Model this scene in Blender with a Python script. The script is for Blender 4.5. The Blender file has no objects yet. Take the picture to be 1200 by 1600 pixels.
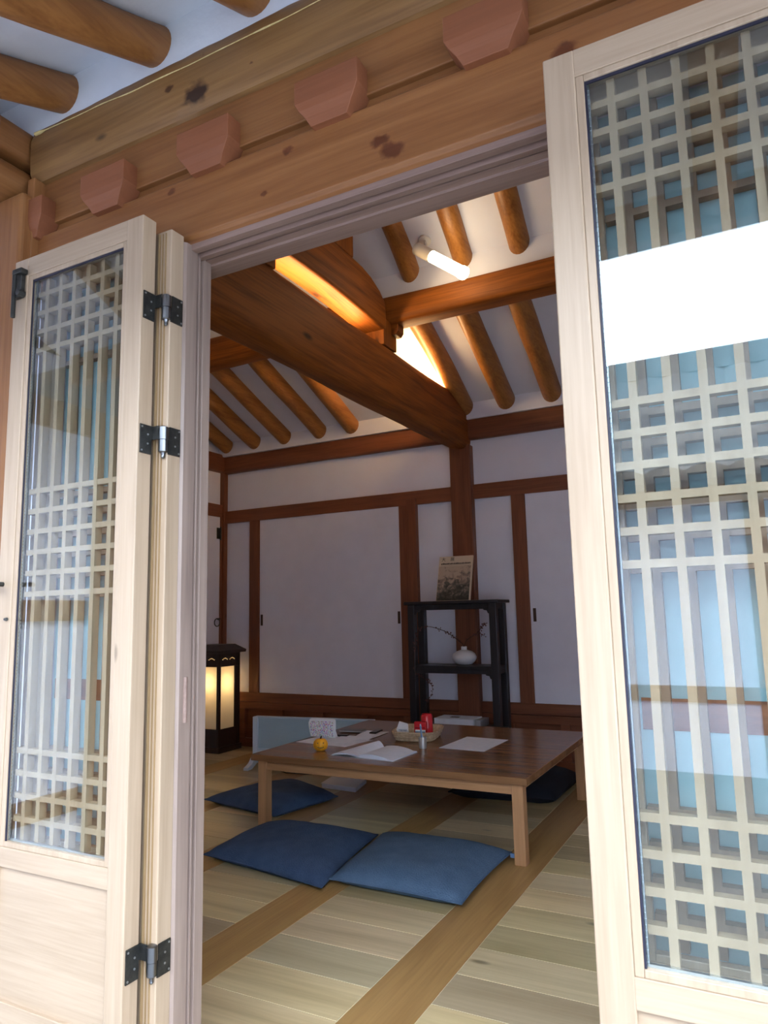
import bpy, bmesh, math, random
from mathutils import Vector, Matrix, noise
random.seed(7)
SC = bpy.context.scene
COL = SC.collection
PI = math.pi

# ------------------------------------------------------------------ materials
def nt(name):
    m = bpy.data.materials.new(name); m.use_nodes = True
    t = m.node_tree; t.nodes.clear()
    out = t.nodes.new('ShaderNodeOutputMaterial')
    b = t.nodes.new('ShaderNodeBsdfPrincipled')
    t.links.new(b.outputs[0], out.inputs[0])
    return m, t, b, out
def N(t, kind, **kw):
    n = t.nodes.new(kind)
    for k, v in kw.items(): setattr(n, k, v)
    return n
def flat(name, c, rough=.5, metal=0, emit=None, es=0, spec=.5):
    m, t, b, o = nt(name)
    b.inputs['Base Color'].default_value = (*c, 1)
    b.inputs['Roughness'].default_value = rough
    b.inputs['Metallic'].default_value = metal
    b.inputs['Specular IOR Level'].default_value = spec
    if emit:
        b.inputs['Emission Color'].default_value = (*emit, 1)
        b.inputs['Emission Strength'].default_value = es
    return m
def mottled(name, c1, c2, scale=4, rough=.8, bump=.1, bscale=60, spec=.3):
    m, t, b, o = nt(name)
    tc = N(t, 'ShaderNodeTexCoord'); n1 = N(t, 'ShaderNodeTexNoise'); n1.inputs['Scale'].default_value = scale
    n1.inputs['Detail'].default_value = 4
    t.links.new(tc.outputs['Object'], n1.inputs['Vector'])
    r = N(t, 'ShaderNodeValToRGB'); r.color_ramp.elements[0].position = .3; r.color_ramp.elements[1].position = .7
    r.color_ramp.elements[0].color = (*c1, 1); r.color_ramp.elements[1].color = (*c2, 1)
    t.links.new(n1.outputs[0], r.inputs[0]); t.links.new(r.outputs[0], b.inputs['Base Color'])
    n2 = N(t, 'ShaderNodeTexNoise'); n2.inputs['Scale'].default_value = bscale; n2.inputs['Detail'].default_value = 3
    t.links.new(tc.outputs['Object'], n2.inputs['Vector'])
    bp = N(t, 'ShaderNodeBump'); bp.inputs['Strength'].default_value = bump; bp.inputs['Distance'].default_value = .01
    t.links.new(n2.outputs[0], bp.inputs['Height']); t.links.new(bp.outputs[0], b.inputs['Normal'])
    b.inputs['Roughness'].default_value = rough; b.inputs['Specular IOR Level'].default_value = spec
    return m
def wood(name, c1, c2, axis='x', rough=.5, grain=1.0, knot=.055, kdark=.25, spots=(), attr=False, streak=.5, bump=.15, spec=.5):
    """timber: long grain along an axis, knots as small dark ellipses, named knots at given places"""
    m, t, b, o = nt(name); L = t.links.new
    tc = N(t, 'ShaderNodeTexCoord')
    k = {'x': 0, 'y': 1, 'z': 2}[axis]
    def mapped(longs, across):
        mp = N(t, 'ShaderNodeMapping'); s = [across]*3; s[k] = longs
        mp.inputs['Scale'].default_value = s; L(tc.outputs['Object'], mp.inputs['Vector']); return mp
    mp = mapped(1.3*grain, 16*grain)
    n1 = N(t, 'ShaderNodeTexNoise'); n1.inputs['Scale'].default_value = 1.; n1.inputs['Detail'].default_value = 5; n1.inputs['Distortion'].default_value = .8
    L(mp.outputs[0], n1.inputs['Vector'])
    mp2 = mapped(4*grain, 110*grain)
    n2 = N(t, 'ShaderNodeTexNoise'); n2.inputs['Scale'].default_value = 1.; n2.inputs['Detail'].default_value = 3
    L(mp2.outputs[0], n2.inputs['Vector'])
    mix = N(t, 'ShaderNodeMath', operation='MULTIPLY_ADD'); L(n2.outputs[0], mix.inputs[0]); mix.inputs[1].default_value = streak
    sub = N(t, 'ShaderNodeMath', operation='MULTIPLY'); L(n1.outputs[0], sub.inputs[0]); sub.inputs[1].default_value = 1-streak*.5
    L(sub.outputs[0], mix.inputs[2])
    r = N(t, 'ShaderNodeValToRGB'); r.color_ramp.elements[0].position = .40; r.color_ramp.elements[1].position = .74
    r.color_ramp.elements[0].color = (*c1, 1); r.color_ramp.elements[1].color = (*c2, 1)
    L(mix.outputs[0], r.inputs[0])
    col = r.outputs[0]
    if attr:
        a = N(t, 'ShaderNodeAttribute'); a.attribute_name = 'tone'
        mm = N(t, 'ShaderNodeMixRGB', blend_type='MULTIPLY'); mm.inputs[0].default_value = 1
        L(col, mm.inputs[1]); L(a.outputs['Color'], mm.inputs[2]); col = mm.outputs[0]
    if knot:
        mp3 = mapped(2.2, 5.5)
        v = N(t, 'ShaderNodeTexVoronoi'); v.inputs['Scale'].default_value = 1.
        L(mp3.outputs[0], v.inputs['Vector'])
        rr = N(t, 'ShaderNodeMapRange'); L(v.outputs['Distance'], rr.inputs[0])
        rr.inputs[1].default_value = knot; rr.inputs[2].default_value = knot*2.6; rr.inputs[3].default_value = kdark; rr.inputs[4].default_value = 1
        mk = N(t, 'ShaderNodeMixRGB', blend_type='MULTIPLY'); mk.inputs[0].default_value = 1
        L(col, mk.inputs[1]); L(rr.outputs[0], mk.inputs[2]); col = mk.outputs[0]
    for (px, py, pz, rad, st) in spots:
        nz = N(t, 'ShaderNodeTexNoise'); nz.inputs['Scale'].default_value = .9/rad; nz.inputs['Detail'].default_value = 3; L(tc.outputs['Object'], nz.inputs['Vector'])
        dn = N(t, 'ShaderNodeVectorMath', operation='SCALE'); L(nz.outputs['Color'], dn.inputs[0]); dn.inputs['Scale'].default_value = rad*1.5
        ds = N(t, 'ShaderNodeVectorMath', operation='ADD'); L(tc.outputs['Object'], ds.inputs[0]); L(dn.outputs[0], ds.inputs[1])
        s = N(t, 'ShaderNodeVectorMath', operation='SUBTRACT'); L(ds.outputs[0], s.inputs[0]); s.inputs[1].default_value = (px+rad*.75, py+rad*.75, pz+rad*.75)
        sc = [1.]*3; sc[k] = .7
        q = N(t, 'ShaderNodeVectorMath', operation='MULTIPLY'); L(s.outputs[0], q.inputs[0]); q.inputs[1].default_value = sc
        ln = N(t, 'ShaderNodeVectorMath', operation='LENGTH'); L(q.outputs[0], ln.inputs[0])
        w = N(t, 'ShaderNodeMath', operation='MULTIPLY_ADD'); L(n1.outputs[0], w.inputs[0]); w.inputs[1].default_value = rad*.9; L(ln.outputs['Value'], w.inputs[2])
        rr = N(t, 'ShaderNodeMapRange'); L(w.outputs[0], rr.inputs[0])
        rr.inputs[1].default_value = rad*1.0; rr.inputs[2].default_value = rad*1.45; rr.inputs[3].default_value = 1; rr.inputs[4].default_value = 0
        mk = N(t, 'ShaderNodeMixRGB', blend_type='MULTIPLY'); L(rr.outputs[0], mk.inputs[0])
        L(col, mk.inputs[1]); mk.inputs[2].default_value = (st*1.25, st*.85, st*.7, 1); col = mk.outputs[0]
    L(col, b.inputs['Base Color'])
    b.inputs['Roughness'].default_value = rough; b.inputs['Specular IOR Level'].default_value = spec
    bp = N(t, 'ShaderNodeBump'); bp.inputs['Strength'].default_value = bump; bp.inputs['Distance'].default_value = .004
    L(n2.outputs[0], bp.inputs['Height']); L(bp.outputs[0], b.inputs['Normal'])
    return m
def pane_mat(name, ior, tint=(1, 1, 1)):
    m = bpy.data.materials.new(name); m.use_nodes = True; t = m.node_tree; t.nodes.clear()
    o = N(t, 'ShaderNodeOutputMaterial'); tr = N(t, 'ShaderNodeBsdfTransparent'); gl = N(t, 'ShaderNodeBsdfGlossy')
    tr.inputs[0].default_value = (*tint, 1); gl.inputs['Roughness'].default_value = 0.0
    g = N(t, 'ShaderNodeNewGeometry'); dt = N(t, 'ShaderNodeVectorMath', operation='DOT_PRODUCT')
    t.links.new(g.outputs['Normal'], dt.inputs[0]); t.links.new(g.outputs['Incoming'], dt.inputs[1])
    ab = N(t, 'ShaderNodeMath', operation='ABSOLUTE'); t.links.new(dt.outputs['Value'], ab.inputs[0])
    om = N(t, 'ShaderNodeMath', operation='SUBTRACT'); om.inputs[0].default_value = 1; t.links.new(ab.outputs[0], om.inputs[1])
    pw = N(t, 'ShaderNodeMath', operation='POWER'); t.links.new(om.outputs[0], pw.inputs[0]); pw.inputs[1].default_value = 5
    f0 = ((ior-1)/(ior+1))**2
    f = N(t, 'ShaderNodeMath', operation='MULTIPLY_ADD'); t.links.new(pw.outputs[0], f.inputs[0]); f.inputs[1].default_value = 1-f0; f.inputs[2].default_value = f0
    mx = N(t, 'ShaderNodeMixShader')
    t.links.new(f.outputs[0], mx.inputs[0]); t.links.new(tr.outputs[0], mx.inputs[1]); t.links.new(gl.outputs[0], mx.inputs[2])
    t.links.new(mx.outputs[0], o.inputs[0]); return m
def paper_mat(name, c, trans=.5):
    m = bpy.data.materials.new(name); m.use_nodes = True; t = m.node_tree; t.nodes.clear()
    o = N(t, 'ShaderNodeOutputMaterial'); d = N(t, 'ShaderNodeBsdfDiffuse'); tl = N(t, 'ShaderNodeBsdfTranslucent')
    tc = N(t, 'ShaderNodeTexCoord'); n = N(t, 'ShaderNodeTexNoise'); n.inputs['Scale'].default_value = 30; n.inputs['Detail'].default_value = 5
    t.links.new(tc.outputs['Object'], n.inputs['Vector'])
    r = N(t, 'ShaderNodeValToRGB'); r.color_ramp.elements[0].color = (*[x*.93 for x in c], 1); r.color_ramp.elements[1].color = (*c, 1)
    t.links.new(n.outputs[0], r.inputs[0])
    t.links.new(r.outputs[0], d.inputs[0]); t.links.new(r.outputs[0], tl.inputs[0])
    mx = N(t, 'ShaderNodeMixShader'); mx.inputs[0].default_value = trans
    t.links.new(d.outputs[0], mx.inputs[1]); t.links.new(tl.outputs[0], mx.inputs[2]); t.links.new(mx.outputs[0], o.inputs[0])
    return m

M = {}
M['plaster'] = mottled('interior plaster', (.68, .69, .80), (.74, .75, .86), 3, .9, .06, 40)
M['eave_plaster'] = mottled('eave plaster', (.62, .66, .76), (.72, .76, .84), 5, .9, .25, 25)
DOORC = ((.335, .245, .168), (.415, .312, .222))
for a in 'xyz':
    M['door'+a] = wood('pale door timber '+a, *DOORC, axis=a, rough=.38, knot=.02, kdark=.6, streak=.5, bump=.08, grain=1.3)
    M['beam'+a] = wood('orange interior timber '+a, (.105, .026, .003), (.26, .078, .010), axis=a, rough=.6, knot=.045, kdark=.22, spec=.25)
    M['dark'+a] = wood('red brown wall timber '+a, (.125, .036, .015), (.21, .068, .028), axis=a, rough=.5, knot=.03, kdark=.4)
    M['head'+a] = wood('header timber '+a, (.17, .062, .016), (.27, .115, .037), axis=a, rough=.5, knot=.035, kdark=.35)
M['header'] = wood('header beam timber', (.18, .064, .017), (.28, .118, .039), axis='x', rough=.45, knot=.02, kdark=.4,
                   spots=((-.655, 1.268, 2.125, .016, .35), (-.625, 1.268, 2.095, .022, .35), (-.25, 1.268, 2.17, .022, .35), (-.90, 1.268, 2.19, .012, .4), (-1.27, 1.268, 2.2, .01, .4), (-.97, 1.268, 2.10, .008, .4)))
M['purlin_out'] = wood('eave purlin timber', (.155, .072, .022), (.27, .142, .050), axis='x', rough=.55, knot=.025, kdark=.3,
                   spots=((-1.18, 1.255, 2.44, .036, .1), (-1.27, 1.252, 2.485, .013, .2), (-1.16, 1.252, 2.545, .010, .3), (-.66, 1.252, 2.50, .012, .2), (-1.0, 1.252, 2.45, .006, .3)))
M['block'] = wood('bracket block timber', (.21, .070, .028), (.255, .088, .037), axis='x', rough=.6, knot=0, streak=.3)
M['rafter'] = wood('round rafter timber', (.20, .068, .012), (.38, .155, .034), axis='y', rough=.45, knot=.05, kdark=.25)
M['eaverafter'] = wood('eave rafter timber', (.19, .07, .018), (.32, .135, .038), axis='y', rough=.5, knot=.04, kdark=.35)
M['track'] = wood('door track timber', (.17, .105, .085), (.27, .18, .15), axis='x', rough=.4, knot=0)
M['jamb'] = wood('door jamb timber', (.20, .145, .125), (.30, .225, .19), axis='z', rough=.33, knot=.0)
M['plank'] = wood('pale floor planks', (.50, .395, .225), (.70, .58, .365), axis='x', rough=.30, knot=.035, kdark=.45, attr=True, streak=.35, grain=.7)
M['strip'] = wood('long floor strips', (.34, .19, .065), (.47, .285, .105), axis='y', rough=.34, knot=0, attr=True)
M['table'] = wood('table top timber', (.19, .090, .040), (.27, .138, .064), axis='x', rough=.24, knot=.03, kdark=.3, streak=.3,
                  spots=((-1.28, 3.62, .375, .03, .3), (-1.16, 3.85, .375, .022, .35), (-1.75, 3.52, .375, .012, .4)))
M['tablez'] = wood('table leg timber', (.34, .17, .075), (.46, .25, .12), axis='z', rough=.4, knot=.02)
M['tablex'] = wood('table apron timber', (.34, .17, .075), (.46, .25, .12), axis='x', rough=.4, knot=.03)
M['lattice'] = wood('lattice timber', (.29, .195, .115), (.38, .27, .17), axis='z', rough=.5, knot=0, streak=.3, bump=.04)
M['lattice2'] = wood('shaded lattice timber', (.20, .13, .085), (.29, .195, .13), axis='z', rough=.5, knot=0, streak=.3, bump=.04)  # lattice colour darkened to paint in the shade behind the front leaves
M['glass'] = pane_mat('door glass', 1.78, (.93, .97, .98))
M['hanji'] = paper_mat('blue white door paper', (.46, .66, .70), .35)
M['lamp_paper'] = paper_mat('lantern paper', (.93, .88, .78), .6)
M['window_paper'] = paper_mat('window paper', (.85, .87, .9), .6)
M['panel'] = mottled('white papered door', (.68, .69, .80), (.72, .73, .84), 8, .85, .08, 120)
M['black'] = flat('black lacquer', (.012, .012, .016), .35)
M['ebony'] = wood('black stained wood', (.010, .010, .014), (.022, .022, .028), axis='z', rough=.38, knot=0, streak=.3, bump=.06)
M['lanternwood'] = wood('dark lantern wood', (.018, .010, .008), (.04, .022, .016), axis='z', rough=.4, knot=0)
M['iron'] = mottled('dark hinge iron', (.035, .036, .036), (.075, .075, .07), 40, .42, .1, 200)
M['iron'].node_tree.nodes['Principled BSDF'].inputs['Metallic'].default_value = .75
M['steel'] = flat('worn hinge steel', (.20, .21, .23), .28, 1)
M['alu'] = flat('aluminium spacer', (.7, .74, .78), .3, 1)
M['gasket'] = flat('dark rubber gasket', (.012, .012, .03), .5)
M['gold'] = flat('gasket brass strip', (.30, .20, .10), .5, .2)
M['white'] = mottled('white paper', (.70, .75, .88), (.76, .81, .93), 30, .7, .02, 50)
M['card'] = flat('white card', (.82, .84, .88), .5)
M['porcelain'] = mottled('white porcelain', (.62, .62, .66), (.72, .72, .75), 6, .3, .03, 50)
M['heater'] = flat('pale blue white enamel', (.50, .66, .82), .35)
M['heaterglass'] = mottled('blue grey heater panel', (.40, .56, .68), (.46, .62, .74), 2, .2, 0, 50, .6)
M['heaterend'] = flat('heater side shell', (.62, .76, .92), .35)
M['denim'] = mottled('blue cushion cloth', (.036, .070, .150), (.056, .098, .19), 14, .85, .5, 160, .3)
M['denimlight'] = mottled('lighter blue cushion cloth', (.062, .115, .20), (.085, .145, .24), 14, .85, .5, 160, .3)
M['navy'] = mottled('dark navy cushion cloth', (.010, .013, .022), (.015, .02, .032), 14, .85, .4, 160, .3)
M['red'] = flat('glossy red wrap', (.62, .02, .03), .25)
M['orange'] = mottled('orange glazed pumpkin', (.78, .28, .01), (.9, .42, .02), 8, .3, .03, 60, .5)
M['wicker'] = mottled('straw wicker', (.42, .31, .19), (.64, .50, .34), 60, .7, .4, 140)
M['pewter'] = flat('brushed pewter', (.42, .40, .38), .35, .6)
M['penblue'] = flat('blue plastic pen', (.12, .22, .40), .35)
M['darkplastic'] = flat('black plastic', (.012, .013, .02), .25)
M['grey'] = flat('grey plastic', (.32, .34, .38), .4)
M['lampwhite'] = flat('white painted lamp body', (.70, .68, .66), .4)
M['lampglow'] = flat('lit lamp tube', (1, .95, .8), .4, emit=(1, .80, .50), es=9)
M['striplight'] = flat('lit strip tube', (1, .95, .8), .4, emit=(1, .66, .30), es=62)
M['bulb'] = flat('lit bulb', (1, .95, .8), .4, emit=(1, .72, .36), es=34)
M['cut'] = flat('emissive cutout paper', (1, .8, .5), .5, emit=(1, .6, .2), es=.5)  # emission stands in for lantern light coming through the cutouts
M['stone'] = mottled('courtyard granite', (.15, .15, .145), (.22, .215, .21), 3, .85, .3, 60)
M['tile'] = mottled('grey roof tile', (.075, .08, .09), (.14, .15, .16), 6, .7, .2, 60)
M['resin'] = mottled('pale resin line', (.55, .42, .18), (.75, .62, .32), 60, .5, .2, 100)
M['twig'] = flat('brown twig', (.05, .025, .015), .7)
M['berry'] = flat('dark red berry', (.10, .018, .015), .45)
M['pull'] = flat('dark brown pull', (.045, .018, .010), .5)
M['seam'] = flat('pale floor joint', (.78, .70, .52), .6)
M['screw'] = flat('worn screw head', (.35, .36, .36), .35, .8)
M['wire'] = flat('black cable', (.01, .012, .015), .4)
M['coverink'] = flat('black ink', (.02, .018, .02), .6)
M['cover'] = mottled('cream book cover', (.56, .46, .35), (.62, .52, .40), 6, .6, .02, 40)

def ink_mat():
    m, t, b, o = nt('ink landscape print'); L = t.links.new
    tc = N(t, 'ShaderNodeTexCoord'); sp = N(t, 'ShaderNodeSeparateXYZ'); L(tc.outputs['Object'], sp.inputs[0])
    n = N(t, 'ShaderNodeTexNoise'); n.inputs['Scale'].default_value = 26; n.inputs['Detail'].default_value = 8; n.inputs['Distortion'].default_value = 1.2
    L(tc.outputs['Object'], n.inputs['Vector'])
    h = N(t, 'ShaderNodeMapRange'); L(sp.outputs[2], h.inputs[0]); h.inputs[1].default_value = .02; h.inputs[2].default_value = .24; h.inputs[3].default_value = .30; h.inputs[4].default_value = -.12
    sx = N(t, 'ShaderNodeMath', operation='MULTIPLY_ADD'); L(sp.outputs[0], sx.inputs[0]); sx.inputs[1].default_value = .5; L(h.outputs[0], sx.inputs[2])
    ad = N(t, 'ShaderNodeMath', operation='ADD'); L(n.outputs[0], ad.inputs[0]); L(sx.outputs[0], ad.inputs[1])
    r = N(t, 'ShaderNodeValToRGB'); e = r.color_ramp.elements
    e[0].position = .42; e[0].color = (.44, .34, .26, 1); e[1].position = .8; e[1].color = (.035, .035, .03, 1)
    k = e.new(.55); k.color = (.24, .18, .15, 1); k2 = e.new(.66); k2.color = (.09, .085, .07, 1)
    L(ad.outputs[0], r.inputs[0]); L(r.outputs[0], b.inputs['Base Color']); b.inputs['Roughness'].default_value = .5
    return m
M['ink'] = ink_mat()
def dots_mat():
    m, t, b, o = nt('small coloured dots'); L = t.links.new
    tc = N(t, 'ShaderNodeTexCoord'); v = N(t, 'ShaderNodeTexVoronoi'); v.inputs['Scale'].default_value = 165
    L(tc.outputs['Object'], v.inputs['Vector'])
    hs = N(t, 'ShaderNodeHueSaturation'); hs.inputs['Saturation'].default_value = 1.8; hs.inputs['Value'].default_value = .75; L(v.outputs['Color'], hs.inputs['Color'])
    lt = N(t, 'ShaderNodeMath', operation='LESS_THAN'); L(v.outputs['Distance'], lt.inputs[0]); lt.inputs[1].default_value = .42
    mx = N(t, 'ShaderNodeMixRGB'); L(lt.outputs[0], mx.inputs[0]); mx.inputs[1].default_value = (.8, .82, .86, 1); L(hs.outputs[0], mx.inputs[2])
    L(mx.outputs[0], b.inputs['Base Color']); b.inputs['Roughness'].default_value = .5
    return m
M['dots'] = dots_mat()

# ------------------------------------------------------------------ mesh helpers
class MB:
    def __init__(s): s.v = []; s.f = []; s.mi = []; s.tone = []
    def add(s, vs, fs, mi=0, tone=None):
        o = len(s.v); s.v += [tuple(v) for v in vs]
        for f in fs:
            s.f.append(tuple(i+o for i in f)); s.mi.append(mi); s.tone.append(tone)
        return s
    def box(s, x0, x1, y0, y1, z0, z1, mi=0, tone=None, rot=None, piv=None):
        vs = [Vector((x, y, z)) for z in (z0, z1) for y in (y0, y1) for x in (x0, x1)]
        if rot is not None:
            p = Vector(piv) if piv is not None else Vector(((x0+x1)/2, (y0+y1)/2, (z0+z1)/2))
            vs = [rot @ (v-p)+p for v in vs]
        return s.add(vs, [(0, 2, 3, 1), (4, 5, 7, 6), (0, 1, 5, 4), (2, 6, 7, 3), (0, 4, 6, 2), (1, 3, 7, 5)], mi, tone)
    def prism(s, poly, axis, a0, a1, mi=0):
        """poly of 2-D points extruded along axis; x: (y,z)  y: (x,z)  z: (x,y)"""
        def P(p, a):
            return {'x': (a, p[0], p[1]), 'y': (p[0], a, p[1]), 'z': (p[0], p[1], a)}[axis]
        n = len(poly)
        vs = [P(p, a0) for p in poly]+[P(p, a1) for p in poly]
        fs = [tuple(range(n)), tuple(range(2*n-1, n-1, -1))]+[(i, i+n, (i+1) % n+n, (i+1) % n) for i in range(n)]
        return s.add(vs, fs, mi)
    def tube(s, pts, rs, seg=12, mi=0, caps=True, round_end=False):
        pts = [Vector(p) for p in pts]
        if not isinstance(rs, (list, tuple)): rs = [rs]*len(pts)
        rings = []; up = None
        for i, p in enumerate(pts):
            d = (pts[min(i+1, len(pts)-1)]-pts[max(i-1, 0)]).normalized()
            if up is None:
                up = Vector((0, 0, 1)) if abs(d.z) < .9 else Vector((1, 0, 0))
            a = d.cross(up).normalized(); up = a.cross(d).normalized()
            rings.append([p+(a*math.cos(2*PI*k/seg)+up*math.sin(2*PI*k/seg))*rs[i] for k in range(seg)])
        vs = [v for r in rings for v in r]; fs = []
        for i in range(len(rings)-1):
            for k in range(seg):
                fs.append((i*seg+k, i*seg+(k+1) % seg, (i+1)*seg+(k+1) % seg, (i+1)*seg+k))
        if caps:
            fs.append(tuple(range(seg-1, -1, -1))); o = (len(rings)-1)*seg; fs.append(tuple(o+k for k in range(seg)))
        return s.add(vs, fs, mi)
    def lathe(s, prof, c=(0, 0, 0), seg=32, mi=0, lobes=0, amp=0):
        vs = []; fs = []
        for (r, z) in prof:
            for k in range(seg):
                a = 2*PI*k/seg; rr = r*(1-amp*abs(math.sin(a*lobes/2))**-0.0) if not lobes else r*(1-amp+amp*abs(math.sin(a*lobes/2))**.6)
                vs.append((c[0]+rr*math.cos(a), c[1]+rr*math.sin(a), c[2]+z))
        n = len(prof)
        for i in range(n-1):
            for k in range(seg):
                fs.append((i*seg+k, i*seg+(k+1) % seg, (i+1)*seg+(k+1) % seg, (i+1)*seg+k))
        fs.append(tuple(range(seg-1, -1, -1))); fs.append(tuple((n-1)*seg+k for k in range(seg)))
        return s.add(vs, fs, mi)
    def build(s, name, mat, parent=None, bevel=0, smooth=False, seg=2, origin=None):
        me = bpy.data.meshes.new(name)
        o3 = Vector(origin) if origin is not None else Vector((0, 0, 0))
        me.from_pydata([tuple(Vector(v)-o3) for v in s.v], [], s.f); me.update()
        mats = mat if isinstance(mat, (list, tuple)) else [mat]
        for m in mats: me.materials.append(m)
        for p, mi in zip(me.polygons, s.mi): p.material_index = mi; p.use_smooth = smooth
        bm = bmesh.new(); bm.from_mesh(me); bmesh.ops.recalc_face_normals(bm, faces=bm.faces); bm.to_mesh(me); bm.free()
        if any(t is not None for t in s.tone):
            at = me.color_attributes.new('tone', 'FLOAT_COLOR', 'CORNER')
            for p, t in zip(me.polygons, s.tone):
                for li in p.loop_indices: at.data[li].color = (*(t or (1, 1, 1)), 1)
        o = bpy.data.objects.new(name, me); COL.objects.link(o)
        if smooth:
            try: me.set_sharp_from_angle(angle=math.radians(38))
            except Exception: pass
        if bevel:
            b = o.modifiers.new('bevel', 'BEVEL'); b.width = bevel; b.segments = seg; b.limit_method = 'ANGLE'; b.angle_limit = math.radians(40)
        o.location = o3
        if parent is not None:
            o.parent = parent
            o.location = o3-Vector(parent_world(parent))
        return o
def parent_world(p):
    l = Vector(p.location)
    while p.parent: p = p.parent; l += p.location
    return l
def thing(name, loc, label, cat, group=None, kind=None):
    e = bpy.data.objects.new(name, None); COL.objects.link(e); e.location = loc; e.empty_display_size = .05
    return tag(e, label, cat, group, kind)
def tag(o, label=None, cat=None, group=None, kind=None):
    if label: o['label'] = label
    if cat: o['category'] = cat
    if group: o['group'] = group
    if kind: o['kind'] = kind
    return o
def struct(o, label=None, cat=None): return tag(o, label, cat, kind='structure')

def wobble_log(y0, z0, y1, z1, x0, x1, r, seed, n=14, seg=20):
    pts = []; rs = []
    for i in range(n+1):
        t = i/n; k = noise.noise(Vector((seed*3.7, t*2.2, 0)))
        pts.append((x0+(x1-x0)*t+.008*k, y0+(y1-y0)*t, z0+(z1-z0)*t+.006*noise.noise(Vector((seed, t*3, 5)))))
        rs.append(r*(1+.05*noise.noise(Vector((seed, t*4, 9)))))
    return pts, rs
def timber(axis, a0, a1, c, hw, hh, n=24, seed=0, wob=.006, power=4, seg=28, arch=0):
    """hand hewn beam with rounded arrises along an axis. c = the two cross centres, hw/hh half sizes"""
    vs = []; fs = []
    for i in range(n+1):
        t = i/n; a = a0+(a1-a0)*t
        dz = arch*4*t*(1-t)
        for k in range(seg):
            th = 2*PI*k/seg; cs, sn = math.cos(th), math.sin(th)
            px = abs(cs)**(2/power)*(1 if cs >= 0 else -1); pz = abs(sn)**(2/power)*(1 if sn >= 0 else -1)
            w = 1
            q = noise.noise(Vector((seed+px*.8, pz*.8, a*1.4)))*wob
            u = c[0]+px*(hw+q); v = c[1]+pz*(hh+q)+dz
            vs.append((a, u, v) if axis == 'x' else (u, a, v) if axis == 'y' else (u, v, a))
    for i in range(n):
        for k in range(seg):
            fs.append((i*seg+k, i*seg+(k+1) % seg, (i+1)*seg+(k+1) % seg, (i+1)*seg+k))
    fs.append(tuple(range(seg-1, -1, -1))); fs.append(tuple(n*seg+k for k in range(seg)))
    m = MB(); m.add(vs, fs); return m

# ------------------------------------------------------------------ room shell
XL, XR, YF, YB = -4.32, 1.2, 1.34, 5.05
# floor: long strips with short planks laid between them
fl = MB(); rnd = random.Random(3)
strips = [(-1.125+.665*k, -.930+.665*k) for k in range(-5, 4)]
def tone(r, lo, hi):
    k = r.uniform(lo, hi); return (k*r.uniform(.96, 1.05), k, k*r.uniform(.86, 1.04))
for (a, b) in strips:
    a2, b2 = max(a, XL), min(b, XR)
    if b2-a2 > .01: fl.box(a2, b2-.0015, YF-.02, YB, -.03, 0, 1, tone(rnd, .9, 1.08))
for i in range(len(strips)-1):
    a, b = strips[i][1], strips[i+1][0]
    a, b = max(a, XL), min(b, XR)
    if b-a < .01: continue
    y = 1.994-.19*4
    while y < YB:
        y1 = min(y+.19, YB)
        fl.box(a+.001, b-.0025, max(y, YF-.02), y1-.0032, -.03, 0, 0, tone(rnd, .62, 1.12)) if y1 > YF else None
        y = y1
fl.box(XL, XR, YF-.02, YB, -.06, -.0012, 2, (1, 1, 1))
struct(fl.build('floor', [M['plank'], M['strip'], M['seam']]), 'pale plank floor crossed by long brown strips', 'floor')

# back wall with timber grid
w = MB(); w.box(XL-.1, XR+.1, YB, YB+.1, -.06, 2.72)
struct(w.build('wall_back', M['plaster']), 'white plaster back wall', 'wall')
w = MB(); w.box(XL-.1, XL, 1.2, YB, -.06, 3.6)
struct(w.build('wall_left', M['plaster']), 'white plaster left wall', 'wall')
w = MB(); w.box(XR, XR+.1, 1.2, YB, -.06, 3.6)
struct(w.build('wall_right', M['plaster']), 'white plaster right wall', 'wall')
w = MB()
w.box(XL, -2.08, 1.27, 1.34, -.06, 2.6)                       # left of the front post
w.box(-1.80, -1.262, 1.262, 1.34, -.06, 2.02)                   # behind the folded leaves on the left
w.box(-.235, -.0, 1.262, 1.34, -.06, 2.02); w.box(0, .30, 1.262, 1.34, -.06, 2.02)   # right side; unseen bay beyond is left open, added to let daylight in
w.box(1.12, XR, 1.262, 1.34, -.06, 2.02)
struct(w.build('wall_front', M['plaster']), 'front wall beside the doorway', 'wall')

# ceiling: two slopes each side, upright plaster strips behind the rafter ends
prof = [(1.30, 2.60), (1.30, 2.68), (2.38, 3.07), (2.465, 3.0), (2.48, 3.20), (3.12, 3.52), (3.76, 3.20), (3.775, 3.0), (3.86, 3.07), (4.97, 2.68), (4.97, 2.555), (5.05, 2.555)]
outer = [(5.15, 2.555), (5.15, 2.80), (3.9, 3.32), (3.12, 3.66), (2.34, 3.32), (1.295, 2.90), (1.295, 2.60)]
w = MB(); w.prism(prof+outer, 'x', XL-.05, XR+.05)
struct(w.build('ceiling', M['plaster']), 'sloping white plaster ceiling between the rafters', 'ceiling')
w = MB(); w.prism([(1.276, 2.565), (1.268, 2.70), (.18, 2.279), (.18, 2.33), (1.29, 2.78), (1.29, 2.565)], 'x', -4.4, 2.2)
struct(w.build('eave_soffit', M['eave_plaster']), 'bluish white plaster under the eaves', 'soffit')
w = MB(); w.prism([(.16, 2.335), (1.22, 2.905), (3.12, 3.70), (5.3, 2.82), (5.3, 2.9), (3.12, 3.8), (1.2, 3.0), (.12, 2.43), (.12, 2.32)], 'x', -4.6, 2.4)
struct(w.build('roof', M['tile']), 'tiled roof over the room', 'roof')

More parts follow.
